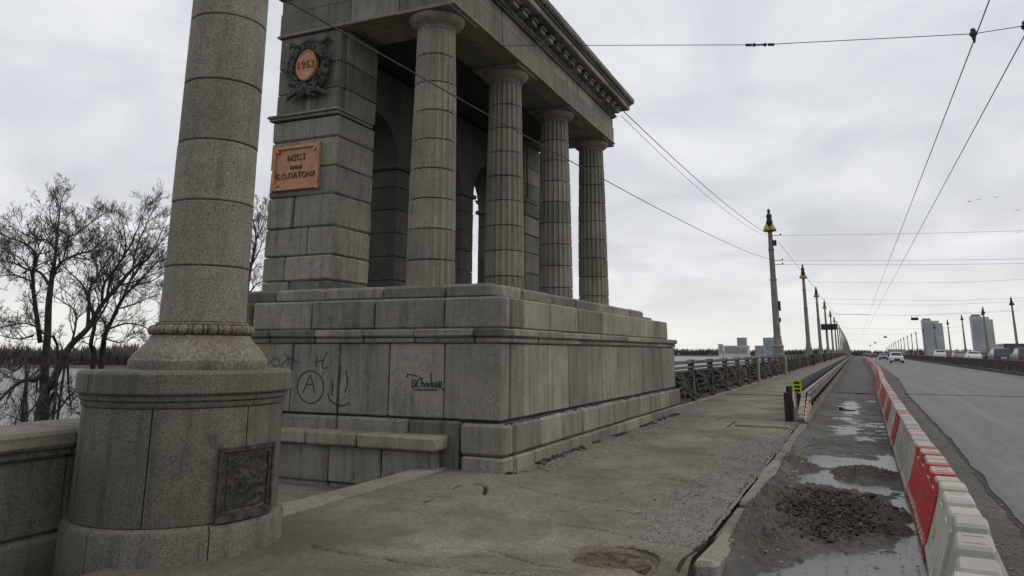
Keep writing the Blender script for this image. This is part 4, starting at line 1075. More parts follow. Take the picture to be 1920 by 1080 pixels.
for i, x in enumerate((1909, 1853, 1811, 1783, 1757, 1735.5, 1721, 1712, 1704, 1697, 1691, 1686, 1681, 1677, 1673, 1669.5, 1666, 1663)):
    y = onx(x, 660, 29.0).y; o = copytree(lamp, loc=(29.0, y, 1.75+deckz(y)))
    for h_ in o.children:
        for q_ in h_.children:
            if q_.name.startswith('lantern'):  # yellow lanterns recoloured dark so the far row reads as silhouettes
                if rlm is None: rlm = q_.data.copy(); rlm.materials.clear(); rlm.materials.append(M['lampgreen'])
                dm_ = silhouettes.setdefault(q_.data.name, None) or q_.data.copy(); dm_.materials.clear(); dm_.materials.append(M['lampgreen']); silhouettes[q_.data.name] = dm_; q_.data = dm_
    o['group'] = lg; o['label'] = 'lamp column standing closest to the navy bus beyond the median' if i == 0 else ('dark lamp column in front of the tower block with a spire' if i == 1 else ('dark lamp column between the two tower blocks, nearer the spired one' if i == 2 else ('dark lamp column between the two tower blocks, nearer the stepped one' if i == 3 else 'dark slender lamp column in the row beyond the far carriageway')))
# first lamp: box and insulator arms
L0 = lamp
sbx = MB().cbox(.16, .40, -.13, .13, 7.95, 8.35, .02).build('switch_box', M['lampgreen'], L0)
ins = MB()
for z in (6.55, 6.85, 8.7): ins.bar((.1, 0, z), (.75, 0, z), .05, .04); ins.ball((.72, 0, z+.06), .06, 6)
ins.build('insulator_arm', M['steel'], L0)
bx2 = MB().cbox(.22, .38, -.1, .1, 3.2, 3.9, .02).build('cable_box', M['steel'], L0); MB().cbox(.22, .34, -.06, .06, 2.4, 2.7, .01).build('cable_box', M['steel'], L0)
# road sign hung on the fourth lamp
y = lamp_Y[3]; p = ony(1554, 613, y-1); sg = empty('road_sign', (p.x, y-1, p.z), label='dark rectangular road sign board hung beside the lamp column', cat='sign')
MB().cbox(-1.5, 1.5, -.05, .05, -.6, .6, .03).build('board', M['steel'], sg); MB().bar((-.9, .05, .3), (-.9, 1.0, .3), .08).bar((-.9, .05, -.3), (-.9, 1.0, -.3), .08).build('bracket', M['steel'], sg)

# ------------------------------------------------------------------ guardrail with striped end, end post, chartreuse marker
gr = empty('guardrail', (-1.4, 19.3, 0), label='painted steel guardrail with a red and white striped sloping end', cat='guardrail')
GE = 330-19.3
def wbeam(mb, x, y0, y1, za, zb, zc, zd):
    pr = [(-.0, 0), (.045, .06), (.045, .11), (.0, .155), (.045, .20), (.045, .25), (.0, .31)]
    V = []; n = len(pr)
    for y, z in ((y0, za), (y1, zc)):
        for px_, pz_ in pr: V.append((x+px_, y, z+pz_))
    for y, z in ((y0, za), (y1, zc)):
        for px_, pz_ in pr[::-1]: V.append((x+px_-.02, y, z+pz_))
    F = []
    for i in range(n-1): F += [(i, i+1, n+i+1, n+i), (2*n+i, 2*n+i+1, 3*n+i+1, 3*n+i)]
    F += [(0, n, 4*n-1, 3*n-1), (n-1, 2*n, 3*n, 2*n-1)]
    mb.add(V, F)
mb = MB(); wbeam(mb, .17, 2.0, 60, .26, 0, .26, 0); wbeam(mb, .17, 60, GE, .26, 0, .26, 0); mb.build('beam', M['beam_dark'], gr)
mb = MB(); mb.box(.07, .15, 2.0, GE, .575, .60); mb.build('cap_rail', M['beam'], gr)
mb = MB(); mb.cbox(-.17, -.12, 3.2, GE, .12, .80, .01); mb.build('back_rail', M['steel'], gr)
mb = MB()
pr = [(.02, .0, .05), (.20, .0, .05), (.20, 2.0, .575), (.02, 2.0, .575)]
mb.add([(.03, 0, .04), (.17, 0, .04), (.15, 2.0, .575), (.05, 2.0, .575), (.03, 0, .10), (.17, 0, .10), (.15, 2.0, .605), (.05, 2.0, .605)], [(0,3,2,1),(4,5,6,7),(0,1,5,4),(1,2,6,5),(2,3,7,6),(3,0,4,7)]); mb.build('sloping_end', M['beam'], gr)
mb = MB(); mb.add([(.185, -.02, .0), (.185, 2.9, .16), (.185, 2.9, .54), (.185, 2.0, .52), (.185, -.02, .10), (.205, -.02, .0), (.205, 2.9, .16), (.205, 2.9, .54), (.205, 2.0, .52), (.205, -.02, .10)], [(0,1,2,3,4),(9,8,7,6,5),(0,5,6,1),(1,6,7,2),(2,7,8,3),(3,8,9,4),(4,9,5,0)]); mb.build('striped_board', M['stripe'], gr)
pm = MB().box(-.06, .06, -.05, .05, -.02, .575).me('post'); pm.materials.append(M['steel'])
for i in range(75): link('post', pm, None, gr, (.03, 2.2+i*2.0, 0))
ep = empty('end_post', (-1.50, 19.35, 0), label='dark steel end post with red striped cheek at the guardrail end', cat='post')
MB().cbox(-.13, -.01, -.12, .12, -.02, .66, .012).cbox(-.005, .06, -.11, .10, -.02, .74, .01).cbox(-.09, .05, .13, .30, .0, .80, .02).build('post_body', M['steel'], ep)
MB().cbox(.065, .085, -.10, .35, .33, .70, .004).build('striped_cheek', M['stripe'], ep)
mk = empty('delineator', (-1.36, 19.85, .60), label='small chartreuse ladder shaped marker on the guardrail end', cat='marker')
d = MB(); d.box(-.10, -.065, -.012, .012, 0, .34); d.box(.065, .10, -.012, .012, 0, .34)
for z in (.02, .11, .20, .29): d.box(-.066, .066, -.011, .011, z, z+.035)
d.build('frame', M['chartreuse'], mk); MB().box(-.07, .07, .004, .008, .0, .33).build('back_plate', M['steel'], mk)
MB().bar((0, 0, -.2), (0, 0, .05), .04).build('stem', M['steel'], mk)

# ------------------------------------------------------------------ plastic road barriers
BL = 1.53
def barrier_mesh(name, ribs):
    V = []; F = []; ny = 72
    prof = [(.26, 0), (.26, .10), (.235, .14), (.13, .47), (.115, .53)]
    half = BL/2-.01; m = len(prof)
    for j in range(ny+1):
        y = -half+2*half*j/ny; u = j/ny
        rb = .030*(1 if math.sin(u*PI*2*6) > .1 else 0)*(1 if ribs else .35) if .05 < u < .95 else 0
        for q, (x, z) in enumerate(prof):
            V.append((-(x-(rb if 1 < q < 4 else 0)), y, z))
        for q, (x, z) in enumerate(prof[::-1]):
            V.append(((x-(rb if 0 < q < 3 else 0)), y, z))
    k = 2*m
    for j in range(ny):
        for q in range(k-1): F.append((j*k+q, j*k+q+1, (j+1)*k+q+1, (j+1)*k+q))
        F.append((j*k+k-1, j*k, (j+1)*k, (j+1)*k+k-1))
    F.append(tuple(range(k))); F.append(tuple(ny*k+q for q in range(k))[::-1])
    mb = MB().add(V, F)
    for a, b in ((-half, -half+.30), (-.20, .20), (half-.30, half)):       # raised teeth along the top
        v, f = cbox_data(-.115, .115, a, b, .50, .655, .02)
        v = [(x*(1-.12*(z > .6)), y, z) for x, y, z in v]; mb.add(v, f)
    for y in (-.10, .10): mb.box(-.055, .055, y-.012, y+.012, .652, .659)
    return mb.me(name)
bmr = barrier_mesh('barrier_body', True); bmw = barrier_mesh('barrier_body', False)
fillm = MB().lathe([(.001, 0), (.045, 0), (.045, .025), (.035, .03), (.001, .03)], 10).me('filler_cap'); fillm.materials.append(M['bar_white'])
bodies = {}
for k_, src, mt in (('R', bmr, 'bar_red'), ('W', bmw, 'bar_white'), ('F', bmr, 'bar_faded')):
    b_ = src.copy(); b_.materials.append(M[mt]); bodies[k_] = b_
def bar_x(y):
    for (ya, xa), (yb, xb) in zip(((0, .0), (3, .26), (4.6, .44), (5.7, .57), (8, .67), (17, .73), (36, .95), (64, 1.5), (110, 1.75), (400, 1.8)), ((3, .26), (4.6, .44), (5.7, .57), (8, .67), (17, .73), (36, .95), (64, 1.5), (110, 1.75), (400, 1.8), (900, 1.8))):
        if y <= yb: return xa+(xb-xa)*(y-ya)/(yb-ya)
    return 1.8
seq = 'WWWWRRWWWRWWRFWRRFRRWRFRRFFRWRRF'
y = 7.8-4*BL; i = 0
while y < 215:
    k_ = seq[i] if i < len(seq) else random.choice('FFRWF')
    yc = y+BL/2; x = bar_x(yc)+random.uniform(-.008, .008); sl = math.atan2(bar_x(yc+1)-bar_x(yc-1), 2)
    nm = {'R': 'bright red plastic road barrier', 'W': 'dusty white plastic road barrier', 'F': 'faded red plastic road barrier'}[k_]
    pos_ = 'in the long line beyond the torn rubber scrap' if i >= 13 else ('next to the open puddle, fifth before the red pair', 'next to the open puddle, third before the red pair', 'second before the red pair by the mud heap', 'touching the near red barrier of the pair', 'beside the mud heap, nearer of the pair', 'beside the mud heap, farther of the pair', 'just past the red pair by the mud', 'second past the red pair by the mud', 'third past the red pair, before a single red one', 'standing alone between white barriers', 'just past the single red barrier', 'second past the single red barrier', 'ahead of the faded ones')[i]
    b_ = empty('road_barrier', (x, yc, -.155+random.uniform(-.005, .005)), -sl+random.uniform(-.01, .01), label=nm+' '+pos_, cat='road barrier', group='plastic barriers closing the lane')
    link('body', bodies[k_], None, b_)
    if y < 60: link('filler_cap', fillm, None, b_, (0, .42, .53))
    y += BL+.012; i += 1

# ------------------------------------------------------------------ median barrier
md = empty('median_barrier', (12, 0, 0), label='brown panelled barrier wall on the median between the carriageways', cat='barrier')
def mpanel():
    mb = MB(); mb.cbox(-.30, .30, .02, 3.98, -.16, .10, .03); mb.cbox(-.10, .10, .02, 3.98, .10, .95, .02)
    for j in range(20): mb.box(-.13, -.10, .10+j*.195, .19+j*.195, .14, .90)
    mb.cbox(-.15, .15, .02, 3.98, .90, .99, .02); return mb.me('panel')
mpm = mpanel(); mpm.materials.append(M['median'])
for j in range(24, 124):
    yy = j*4.; link('panel', mpm, None, md, (0, yy, deckz(yy)))
far = MB()
yy = 496
while yy < 1000: far.box(-.3, .3, yy, yy+20, deckz(yy+10)-.4, deckz(yy+10)+.97); yy += 20
far.build('far_panels', M['median'], md, kind='stuff')
nb = MB(); nb.box(-.3, .3, 24, 96, -.16, .1)
for j in range(10, 24):
    link('panel', mpm, None, md, (0, j*4., 0))
sheet('median_strip', 11.31, 12.34, YS, -.16, M['shoulder'], kind='structure')

# ------------------------------------------------------------------ vehicles
def paintm(n, c):
    t = NT(n); return t.set(c, .4, None, 0., spec=.35, Coat_Weight=.15)
CP = {'white': paintm('white_car_paint', (.62, .63, .64)), 'silver': paintm('silver_car_paint', (.22, .23, .25)), 'dark': paintm('dark_car_paint', (.02, .022, .026)),
      'grey': paintm('grey_car_paint', (.05, .055, .065)), 'red': paintm('red_car_paint', (.22, .02, .02)), 'navy': paintm('navy_paint', (.016, .022, .045))}
def car(kind, paint):
    root = empty('car')
    if kind == 'suv': L_, Wd, H0, H1 = 4.6, 1.92, .95, 1.75; prof = [(-2.3, .42), (-2.3, .95), (-2.15, 1.06), (-1.05, 1.14), (2.15, 1.14), (2.28, .95), (2.3, .42)]; cab = [(-1.10, 1.12), (-.45, 1.70), (.2, 1.76), (1.75, 1.72), (2.18, 1.12)]
    else: L_, Wd, H0, H1 = 4.5, 1.80, .8, 1.45; prof = [(-2.25, .35), (-2.25, .72), (-2.05, .84), (-.95, .96), (1.6, .98), (2.15, .92), (2.25, .72), (2.25, .35)]; cab = [(-.98, .94), (-.25, 1.38), (.2, 1.45), (1.0, 1.42), (1.75, .96)]
    hw = Wd/2
    b = MB()
    n = len(prof); V = []
    for s in (-1, 1):
        for (y, z) in prof: V.append((s*hw*(1 if z < H0 else .94), y, z))
        for (y, z) in prof: V.append((s*hw*.97, y*.99, z-.02 if z > .5 else z))
    V = [(s*hw*(1-.05*(z > H0)), y, z) for s in (-1, -.86, .86, 1) for (y, z) in [(q[0]*(1 if abs(s) == 1 else 1.025), q[1]+(.0 if abs(s) == 1 else .02)) for q in prof]]
    F = []
    for a in range(3):
        for i in range(n-1): F.append((a*n+i, a*n+i+1, (a+1)*n+i+1, (a+1)*n+i))
        F.append((a*n+n-1, a*n, (a+1)*n, (a+1)*n+n-1))
    F += [tuple(range(n)), tuple(3*n+i for i in range(n))[::-1]]
    b.add(V, F); body = b.build('body', paint, root)
    m = len(cab); V = [(s*hw*(.94 if z < H0+.3 else .76), y, z) for s in (-1, 1) for (y, z) in cab]
    F = [(i, i+1, m+i+1, m+i) for i in range(m-1)]+[tuple(range(m)), tuple(m+i for i in range(m))[::-1], (m-1, 0, m, 2*m-1)]
    cb = MB().add(V, F).build('cabin', paint, root)
    def quad(name, pts, mt, par_): 
        v = [Vector(p) for p in pts]; nn = (v[1]-v[0]).cross(v[2]-v[0]).normalized()*.012
        MB().add([p+nn for p in v]+[p-nn for p in v], [(0,1,2,3),(7,6,5,4),(0,4,5,1),(1,5,6,2),(2,6,7,3),(3,7,4,0)]).build(name, mt, par_)
    (y0, z0), (y1, z1) = cab[0], cab[1]; (y2, z2), (y3, z3) = cab[-2], cab[-1]
    f = lambda a, b_, t: a+(b_-a)*t
    quad('windscreen', [(-hw*.84, f(y0,y1,.08), f(z0,z1,.08)), (hw*.84, f(y0,y1,.08), f(z0,z1,.08)), (hw*.70, f(y0,y1,.92), f(z0,z1,.92)), (-hw*.70, f(y0,y1,.92), f(z0,z1,.92))], M['carglass'], cb)
    quad('rear_window', [(-hw*.80, f(y3,y2,.3), f(z3,z2,.3)), (hw*.80, f(y3,y2,.3), f(z3,z2,.3)), (hw*.70, f(y3,y2,.92), f(z3,z2,.92)), (-hw*.70, f(y3,y2,.92), f(z3,z2,.92))], M['carglass'], cb)
    for s in (-1, 1):
        zt = cab[2][1]-.10; zb = z0+.06
        quad('side_window', [(s*hw*.925, y0+.35, zb), (s*hw*.925, y3-.35, zb), (s*hw*.79, y2-.05, zt), (s*hw*.79, y1+.1, zt)], M['carglass'], cb)
        for y_ in (-L_*.30, L_*.30):
            w = MB().lathe([(.15, -.11), (.31, -.11), (.34, -.08), (.34, .08), (.31, .11), (.15, .11)], 16); w.v = [(v[2]+s*(hw-.10), v[0]+y_, v[1]+.34) for v in w.v]
            wh = w.build('wheel', M['rubber'], root); r = MB().lathe([(.001, -.09), (.20, -.09), (.20, .09), (.001, .09)], 12); r.v = [(v[2]*1.15+s*(hw-.10), v[0]+y_, v[1]+.34) for v in r.v]; r.build('rim', M['chrome'], wh)
        zl = .80 if kind == 'suv' else .68
        MB().cbox(s*hw*.88-.18, s*hw*.88+.10, -L_/2-.04, -L_/2+.2, zl-.08, zl+.08, .03).build('headlight', M['lamp_clear'], root)
        MB().cbox(s*hw*.88-.12, s*hw*.88+.10, L_/2-.2, L_/2+.045, zl-.08, zl+.14, .03).build('tail_light', M['lamp_red'], root)
    MB().cbox(-.45, .45, -L_/2-.075, -L_/2+.05, .45, .72, .03).build('grille', M['steel'], root)
    MB().cbox(-hw*.97, hw*.97, -L_/2-.07, -L_/2+.3, .26, .44, .03).build('front_bumper', M['steel'], root)
    MB().cbox(-.26, .26, L_/2+.03, L_/2+.075, .66, .78, .005).build('number_plate', M['plate'], root)
    return root
def placecar(kind, col, px, y=None, X=None, rz=0, label=''):
    d = ray(px, 665); r = d.x/d.y
    if y is None: y = X/r
    X = r*y
    o = car(kind, CP[col]); o.location = (X, y, (-.135 if X < 12 else .30)+deckz(y)); o.rotation_euler[2] = rz; tag(o, label, 'car', 'traffic on the bridge'); return o
placecar('suv', 'white', 1680, 140, label='white off-road car driving towards the pavement end of the bridge')
placecar('sedan', 'silver', 1656, 195, label='silver car following behind the white off-road car')
placecar('sedan', 'dark', 1638, 260, label='dark car further back in the oncoming lane')
placecar('sedan', 'red', 1629, 300, label='dull red car far back in the oncoming lane')
placecar('sedan', 'grey', 1622, 340, label='grey car at the far end of the oncoming line')
placecar('suv', 'grey', 1875, X=15.2, rz=PI, label='dark grey car beyond the median in front of the navy bus')
placecar('suv', 'grey', 1922, X=15.2, rz=PI, label='large grey car beyond the median, partly behind the lamp column')
placecar('sedan', 'white', 1824, X=15.5, rz=PI, label='white car beyond the median with a broad rear window')
placecar('sedan', 'silver', 1797, X=15.5, rz=PI, label='pale silver car driving away beyond the median')
placecar('suv', 'white', 1762, X=15.5, rz=PI, label='white car beyond the median below the tall tower block')
placecar('sedan', 'red', 1777, X=19.5, rz=PI, label='red car in the outer lane beyond the median')
placecar('sedan', 'dark', 1840, X=19.5, rz=PI, label='dark car in the outer lane beyond the median')
# navy bus in the outer lane
d = ray(1890, 665); bX = 20.5; bY = bX/(d.x/d.y)
bus = empty('bus', (bX, bY, .30), -.0, label='long dark navy bus in the outer lane beyond the median', cat='bus')
MB().cbox(-1.25, 1.25, -6, 6, .35, 2.55, .12).build('body', CP['navy'], bus)
for s in (-1, 1):
    for j in range(6): MB().cbox(s*1.255-.012, s*1.255+.012, -5.6+j*1.88, -3.85+j*1.88, 1.35, 2.2, .01).build('window', M['carglass'], bus)
    for y_ in (-3.8, 3.6):
        w = MB().lathe([(.001, -.14), (.48, -.14), (.48, .14), (.001, .14)], 16); w.v = [(v[2]+s*1.1, v[0]+y_, v[1]+.48) for v in w.v]; w.build('wheel', M['rubber'], bus)
MB().cbox(-1.05, 1.05, 6.0, 6.03, 1.3, 2.2, .01).build('rear_window', M['carglass'], bus)
MB().cbox(-1.05, 1.05, -6.03, -6.0, 1.1, 2.3, .01).build('windscreen', M['carglass'], bus)

# ------------------------------------------------------------------ overhead wires
def wire(name, pts, r, label, group='overhead wires', sag=0.):
    P = []
    for a, b in zip(pts[:-1], pts[1:]):
        a, b = Vector(a), Vector(b); n = 12
        for i in range(n+(b == Vector(pts[-1]))):
            t = i/n; p = a.lerp(b, t); p.z -= sag*4*t*(1-t)*min(1, (b-a).length/20)**2; P.append(p)
    return MB().tube(P, r, 5).build(name, M['wire'], label=label, cat='wire', group=group)
WZ = 5.8
wp = onz(1826, 75, WZ); SY = wp.y
wx1, wx2 = 1.84, 2.44
wire('trolley_wire', [(wx1, -5, WZ), (wx1, SY, WZ), (1.75, 60, WZ), (1.8, 330, WZ), (1.8, 520, WZ-1)], .008, 'trolley contact wire over the lane, on the barrier side of the pair')
wire('trolley_wire', [(wx2, -5, WZ), (wx2, SY, WZ), (2.35, 60, WZ), (2.4, 330, WZ), (2.4, 520, WZ-1)], .008, 'trolley contact wire over the lane, on the open road side of the pair')
sl = ony(1112, 88, SY); sm = ony(1425, 84, SY)
wallp = Rm(AX+.4, 12.2, 8.7)
_d = (sl-sm)/(sl-sm).x; span_end = sm+_d*(-6.10-sm.x); span_end.y = 11.22
wire('span_wire', [span_end, sm, (wx1, SY, WZ+.09), (wx2, SY, WZ+.10), (14, SY, 6.3)], .006, 'cross span wire between the colonnade and the trolley wires')
ins_ = MB(); a = ony(1398, 84.5, SY); b = ony(1452, 83.5, SY); dd = (b-a)
ins_.tube([a, a+dd*.22], .022, 6); ins_.tube([a+dd*.30, a+dd*.70], .014, 6); ins_.ball(a+dd*.30, .03, 6); ins_.ball(a+dd*.68, .03, 6); ins_.tube([a+dd*.78, b], .022, 6)
ins_.build('insulator', M['wire'], label='black strain insulator in the middle of the cross span wire', cat='insulator')
for wx, nm in ((wx1, 'barrier side'), (wx2, 'open road side')):
    h = empty('wire_hanger', (wx, SY, WZ), label='small dark hanger clamping the trolley wire on the '+nm, cat='hanger')
    MB().cbox(-.045, .045, -.04, .04, .06, .12, .015).ball((0, 0, .14), .035, 6).build('insulator_cap', M['wire'], h); MB().lathe([(.012, -.04), (.03, .06)], 8).build('clamp', M['wire'], h)
lampA = Vector((-5.05, lamp_Y[0], 1.3))
_a = ony(525, -6, 5.4); _b = Vector((-4.9, lamp_Y[0], 1.3+6.85))
wire('stay_wire', [_a+Vector((-.02, -8, -.35)), _a, _b], .010, 'dark cable sloping across the columns to the first lamp column', sag=.36)
wire('stay_wire', [Rm(AX+.3, 20.7, 8.55), Vector((-5.0, lamp_Y[0], 1.3+8.7))], .014, 'cable from the cornice corner to the top of the first lamp column', sag=.35)
wire('stay_wire', [Rm(AX+.2, 20.7, 8.45), Vector((-5.0, lamp_Y[0], 1.3+8.55))], .008, 'thin second cable from the cornice corner to the first lamp column', sag=.55)
for k, (i, z) in enumerate(((0, 8.7), (0, 6.85), (0, 6.55), (1, 8.6), (1, 6.6), (2, 8.0), (3, 8), (5, 7.4))):
    yy = lamp_Y[i]; wire('span_wire', [(-4.4, yy, 1.3+z), (11, yy, 1.3+z-.6), (28.8, yy, 1.3+z)], .009+.002*i, ('upper', 'middle', 'lower')[k % 3]+' cross wire spanning the road from the '+('first', 'second', 'third', 'fourth', 'fifth', 'sixth')[i]+' lamp column', sag=.1)
wire('stay_wire', [(-4.5, lamp_Y[0], 1.3+8.2), (-1.5, lamp_Y[0]+22, 5.2), (1.7, lamp_Y[0]+38, WZ)], .012, 'thin brace cable from the first lamp column down to the trolley wires')
# sign boxes hung over the road
for i, (px_, py_, yy, w_, h_) in enumerate(((1715, 598, 175, 1.35, .55), (1660, 632, 250, .9, .45), (1641, 643, 330, .9, .4), (1632, 648, 420, .9, .4))):
    p = ony(px_, py_, yy); s = empty('hanging_sign', (p.x, yy, p.z), label=('wide black signal box' if i == 0 else 'small dark signal box')+' hung over the road by the '+('tower block', 'white off-road car', 'far lamp columns', 'end of the bridge')[i], cat='sign')
    MB().cbox(-w_/2, w_/2, -.12, .12, -h_/2, h_/2, .04).build('box', M['steel'], s); MB().bar((-w_*.35, 0, h_/2), (-w_*.35, 0, h_/2+.5), .05).bar((w_*.35, 0, h_/2), (w_*.35, 0, h_/2+.5), .05).build('hanger', M['steel'], s)
    wire('span_wire', [(-4.9, yy, p.z+h_/2+.9), (p.x-1, yy, p.z+h_/2+.48), (p.x+1, yy, p.z+h_/2+.48), (28.8, yy, p.z+h_/2+1.2)], .014, 'cross wire carrying the '+('wide black signal box', 'small signal box above the white car', 'signal box by the far lamps', 'farthest signal box')[i])
# birds
for i, (x, y, s) in enumerate(((1818, 378, 1), (1834, 375, .9), (1868, 370, .8), (1909, 436, .7), (1908, 395, .6))):
    p = ony(x, y, 190); b = MB()
    b.tube([(0, -.25, 0), (0, -.1, .02), (0, .12, 0), (0, .32, .02)], [.02, .07, .06, .02], 6)
    for q in (-1, 1): b.add([(0, -.1, .03), (q*.35, -.05, .16), (q*.75, .10, .02), (q*.34, .10, .12), (0, .1, .03), (q*.35, 0, .10)], [(0,1,3,4),(1,2,3),(0,5,1),(5,2,1),(4,3,5),(3,2,5),(0,4,5)])
    b.build('bird', M['bird'], loc=p, rz=random.uniform(-1, 1), label='small dark bird gliding in the grey sky over the road', cat='bird', group='birds over the road')
    bpy.data.objects[-1] if False else None

# ------------------------------------------------------------------ far buildings
bcol = {'mauve': plain('mauve_facade', (.42, .41, .44), .7, 0, .12, .05), 'green': plain('pale_green_facade', (.46, .50, .46), .6, 0, .1, .05), 'white': plain('pale_facade', (.55, .53, .5), .7, 0, .1, .05),
        'blue': plain('blue_grey_facade', (.34, .39, .46), .5, 0, .12, .05), 'darkwin': plain('dark_window', (.08, .085, .11), .3, 0, .1, .1), 'roofc': plain('dark_roof', (.15, .145, .15), .8)}
GZ = RV+1
def windows(b, x0, x1, y, z0, z1, nx, nz, w=.6, h=.55, face='y'):
    dx, dz = (x1-x0)/nx, (z1-z0)/nz
    if face == 'y': me = MB().box(-dx*w/2, dx*w/2, -.4, .4, -dz*h/2, dz*h/2).me('window')
    else: me = MB().box(-.4, .4, -dx*w/2, dx*w/2, -dz*h/2, dz*h/2).me('window')
    me.materials.append(M['towerglass'] if nx < 9 else bcol['darkwin'])
    for i in range(nx):
        for j in range(nz):
            u = x0+(i+.5)*dx; v = z0+(j+.5)*dz
            link('window', me, None, b, (u, y, v) if face == 'y' else (y, u, v))
def tower(r0, r1, rtop, Y, label, split=.45):
    X0, X1 = r0*Y, r1*Y; w = X1-X0; Hh = rtop*Y+CAMH-GZ; t = empty('tower_block', ((X0+X1)/2, Y, GZ), label=label, cat='tower')
    s = -w/2+w*split
    MB().box(-w/2, s, 0, w*.8, 0, Hh*.96).build('wall', bcol['mauve'], t); MB().box(s+.05, w/2, w*.15, w*.9, 0, Hh*.88).box(s+.05, w/2-w*.16, w*.2, w*.9, Hh*.88, Hh*.94).build('wing', bcol['green'], t)
    MB().box(-w/2+w*.06, s-w*.02, w*.1, w*.6, Hh*.96, Hh*1.0).build('roof_house', bcol['roofc'], t); MB().box(-w/2-.3, s+.3, -.3, w*.8, Hh*.90, Hh*.91).build('ledge', bcol['white'], t)
    for q in range(6): MB().box(-w/2-.2, s+.2, -.35, w*.05, Hh*(.12+q*.13), Hh*(.12+q*.13)+1.1).build('floor_band', bcol['blue'], t)
    windows(t, -w/2+.8, s-.8, 0, 4, Hh*.89, 5, 17); windows(t, s+1, w/2-1, w*.15, 4, Hh*.86, 4, 17, .5, .5)
    return t
tower(.0735, .0945, .0385, 1750, 'tall pale tower block with stepped top, standing alone beyond the bridge end')
t2 = tower(.1235, .1445, .0425, 1750, 'tall tower block behind the lamp row, with a spire on its roof')
MB().lathe([(2.2, 0), (1.6, 5), (.5, 9), (.1, 13)], 8, c=(2, 8, (.0425*1750+CAMH-GZ)*.97)).build('spire', bcol['roofc'], t2)
def block(name, r0, r1, rtop, Y, parts_, label, mat_='white', nx=8, nz=5):
    X0, X1 = r0*Y, r1*Y; w = X1-X0; Hh = rtop*Y+CAMH-GZ; t = empty(name, ((X0+X1)/2, Y, GZ), label=label, cat='building')
    MB().box(-w/2, w/2, 0, w*.4, 0, Hh).build('wall', bcol[mat_], t); MB().box(-w/2-.4, w/2+.4, -.4, w*.4+.4, Hh, Hh+.9).build('roof', bcol['roofc' if mat_ != 'white' else 'white'], t)
    windows(t, -w/2+w*.05, w/2-w*.05, 0, Hh*.35, Hh*.93, nx, nz, .7, .6)
    return t
def rt(x, y): d = ray(x, y); return d.x/d.y, d.z/d.y
A_ = lambda x0, x1, yt: (rt(x0, 660)[0], rt(x1, 660)[0], rt((x0+x1)/2, yt)[1])
block('office_block', *A_(1357, 1404, 649), 1300, None, 'low pale office block with bands of dark windows beyond the railing', 'white', 10, 4)
block('stair_tower', *A_(1347, 1356, 646), 1300, None, 'narrow pale stair tower at the end of the office block', 'white', 1, 5)
block('apartment_block', *A_(1383, 1401, 634), 1500, None, 'blue grey apartment block rising behind the low office block', 'blue', 6, 9)
block('apartment_block', *A_(1416, 1434, 649), 1450, None, 'lower blue grey apartment block, stepped up to its taller neighbour', 'blue', 6, 6)
block('apartment_block', *A_(1432, 1451, 634), 1500, None, 'tall blue grey apartment block beside the first lamp column', 'blue', 6, 10)
block('far_hall', *A_(1665, 1699, 656), 1600, None, 'low dark hall at the far end of the bridge', 'mauve', 8, 2)

# ------------------------------------------------------------------ bare trees on the river bank
RT = Vector((.912, .41, 0))
def bare_tree(name, loc, height, trunks, seed, label, lean=(0, 0), levels=6, r0=.30, spread=.62, width=4.4, off=0.):
    cx_, cy_ = RT.x*off, RT.y*off
    rng = random.Random(seed); root = empty(name, loc, label=label, cat='tree')
    big = MB(); tw = MB()
    def grow(p, d, ln, r, lev, mbx):
        n = 4 if lev < 3 else 3; pts = [p]; rs = [r]; q = p.copy(); dd = d.copy()
        for i in range(n):
            dd = (dd+Vector((rng.gauss(0, .10), rng.gauss(0, .10), rng.gauss(.03, .07)))*(1+.18*lev)).normalized()
            dd.normalize(); q = q+dd*ln/n; pts.append(q.copy()); rs.append(max(r*(1-.38*(i+1)/n), .0075))
        (big if lev < 3 else tw).tube(pts, rs, 7 if lev < 2 else (5 if lev < 3 else 3), cap=False)
        if lev >= levels or (lev == levels-1 and rng.random() < .15): return
        k = {0: 4, 1: 4, 2: 4, 3: 4, 4: 4, 5: 3}.get(lev, 3)
        for c in range(k):
            t = 1. if c == 0 else (rng.uniform(.62, .98) if lev == 0 else rng.uniform(.3, .98)); i = min(int(t*n), n-1); f = t*n-i; sp = pts[i].lerp(pts[i+1], f); sr = rs[i]+(rs[i+1]-rs[i])*f
            ax = dd.orthogonal().normalized(); ax.rotate(Matrix.Rotation(rng.uniform(0, 2*PI), 3, dd)); ang = rng.uniform(.25, .5) if c == 0 else rng.uniform(.5, 1.0)*spread*1.6
            nd = (dd*math.cos(ang)+ax*math.sin(ang)); nd.z += .12 if lev < 4 else .02; nd.normalize()
            hr = math.hypot(sp.x-cx_, sp.y-cy_)/width; env = max(.3, min(1., (height-sp.z)/(height*.26)))*max(.35, min(1., (1.25-hr)/.5))
            grow(sp, nd, (env if lev > 0 else 1)*ln*((rng.uniform(.45, .55) if c == 0 else rng.uniform(.36, .52)) if lev == 0 else (rng.uniform(.64, .80) if c == 0 else rng.uniform(.5, .76))), max(.011, sr*(.80 if c == 0 else rng.uniform(.45, .66))), lev+1, mbx)
    for (dx, dy, dz, l, rr) in trunks:
        grow(Vector((dx*.3, dy*.3, 0)), Vector((dx, dy, dz)).normalized(), l, rr, 0, big)
    big.build('trunk', M['bark'], root, True); cr = tw.build('crown', M['twig'], root)
    return root
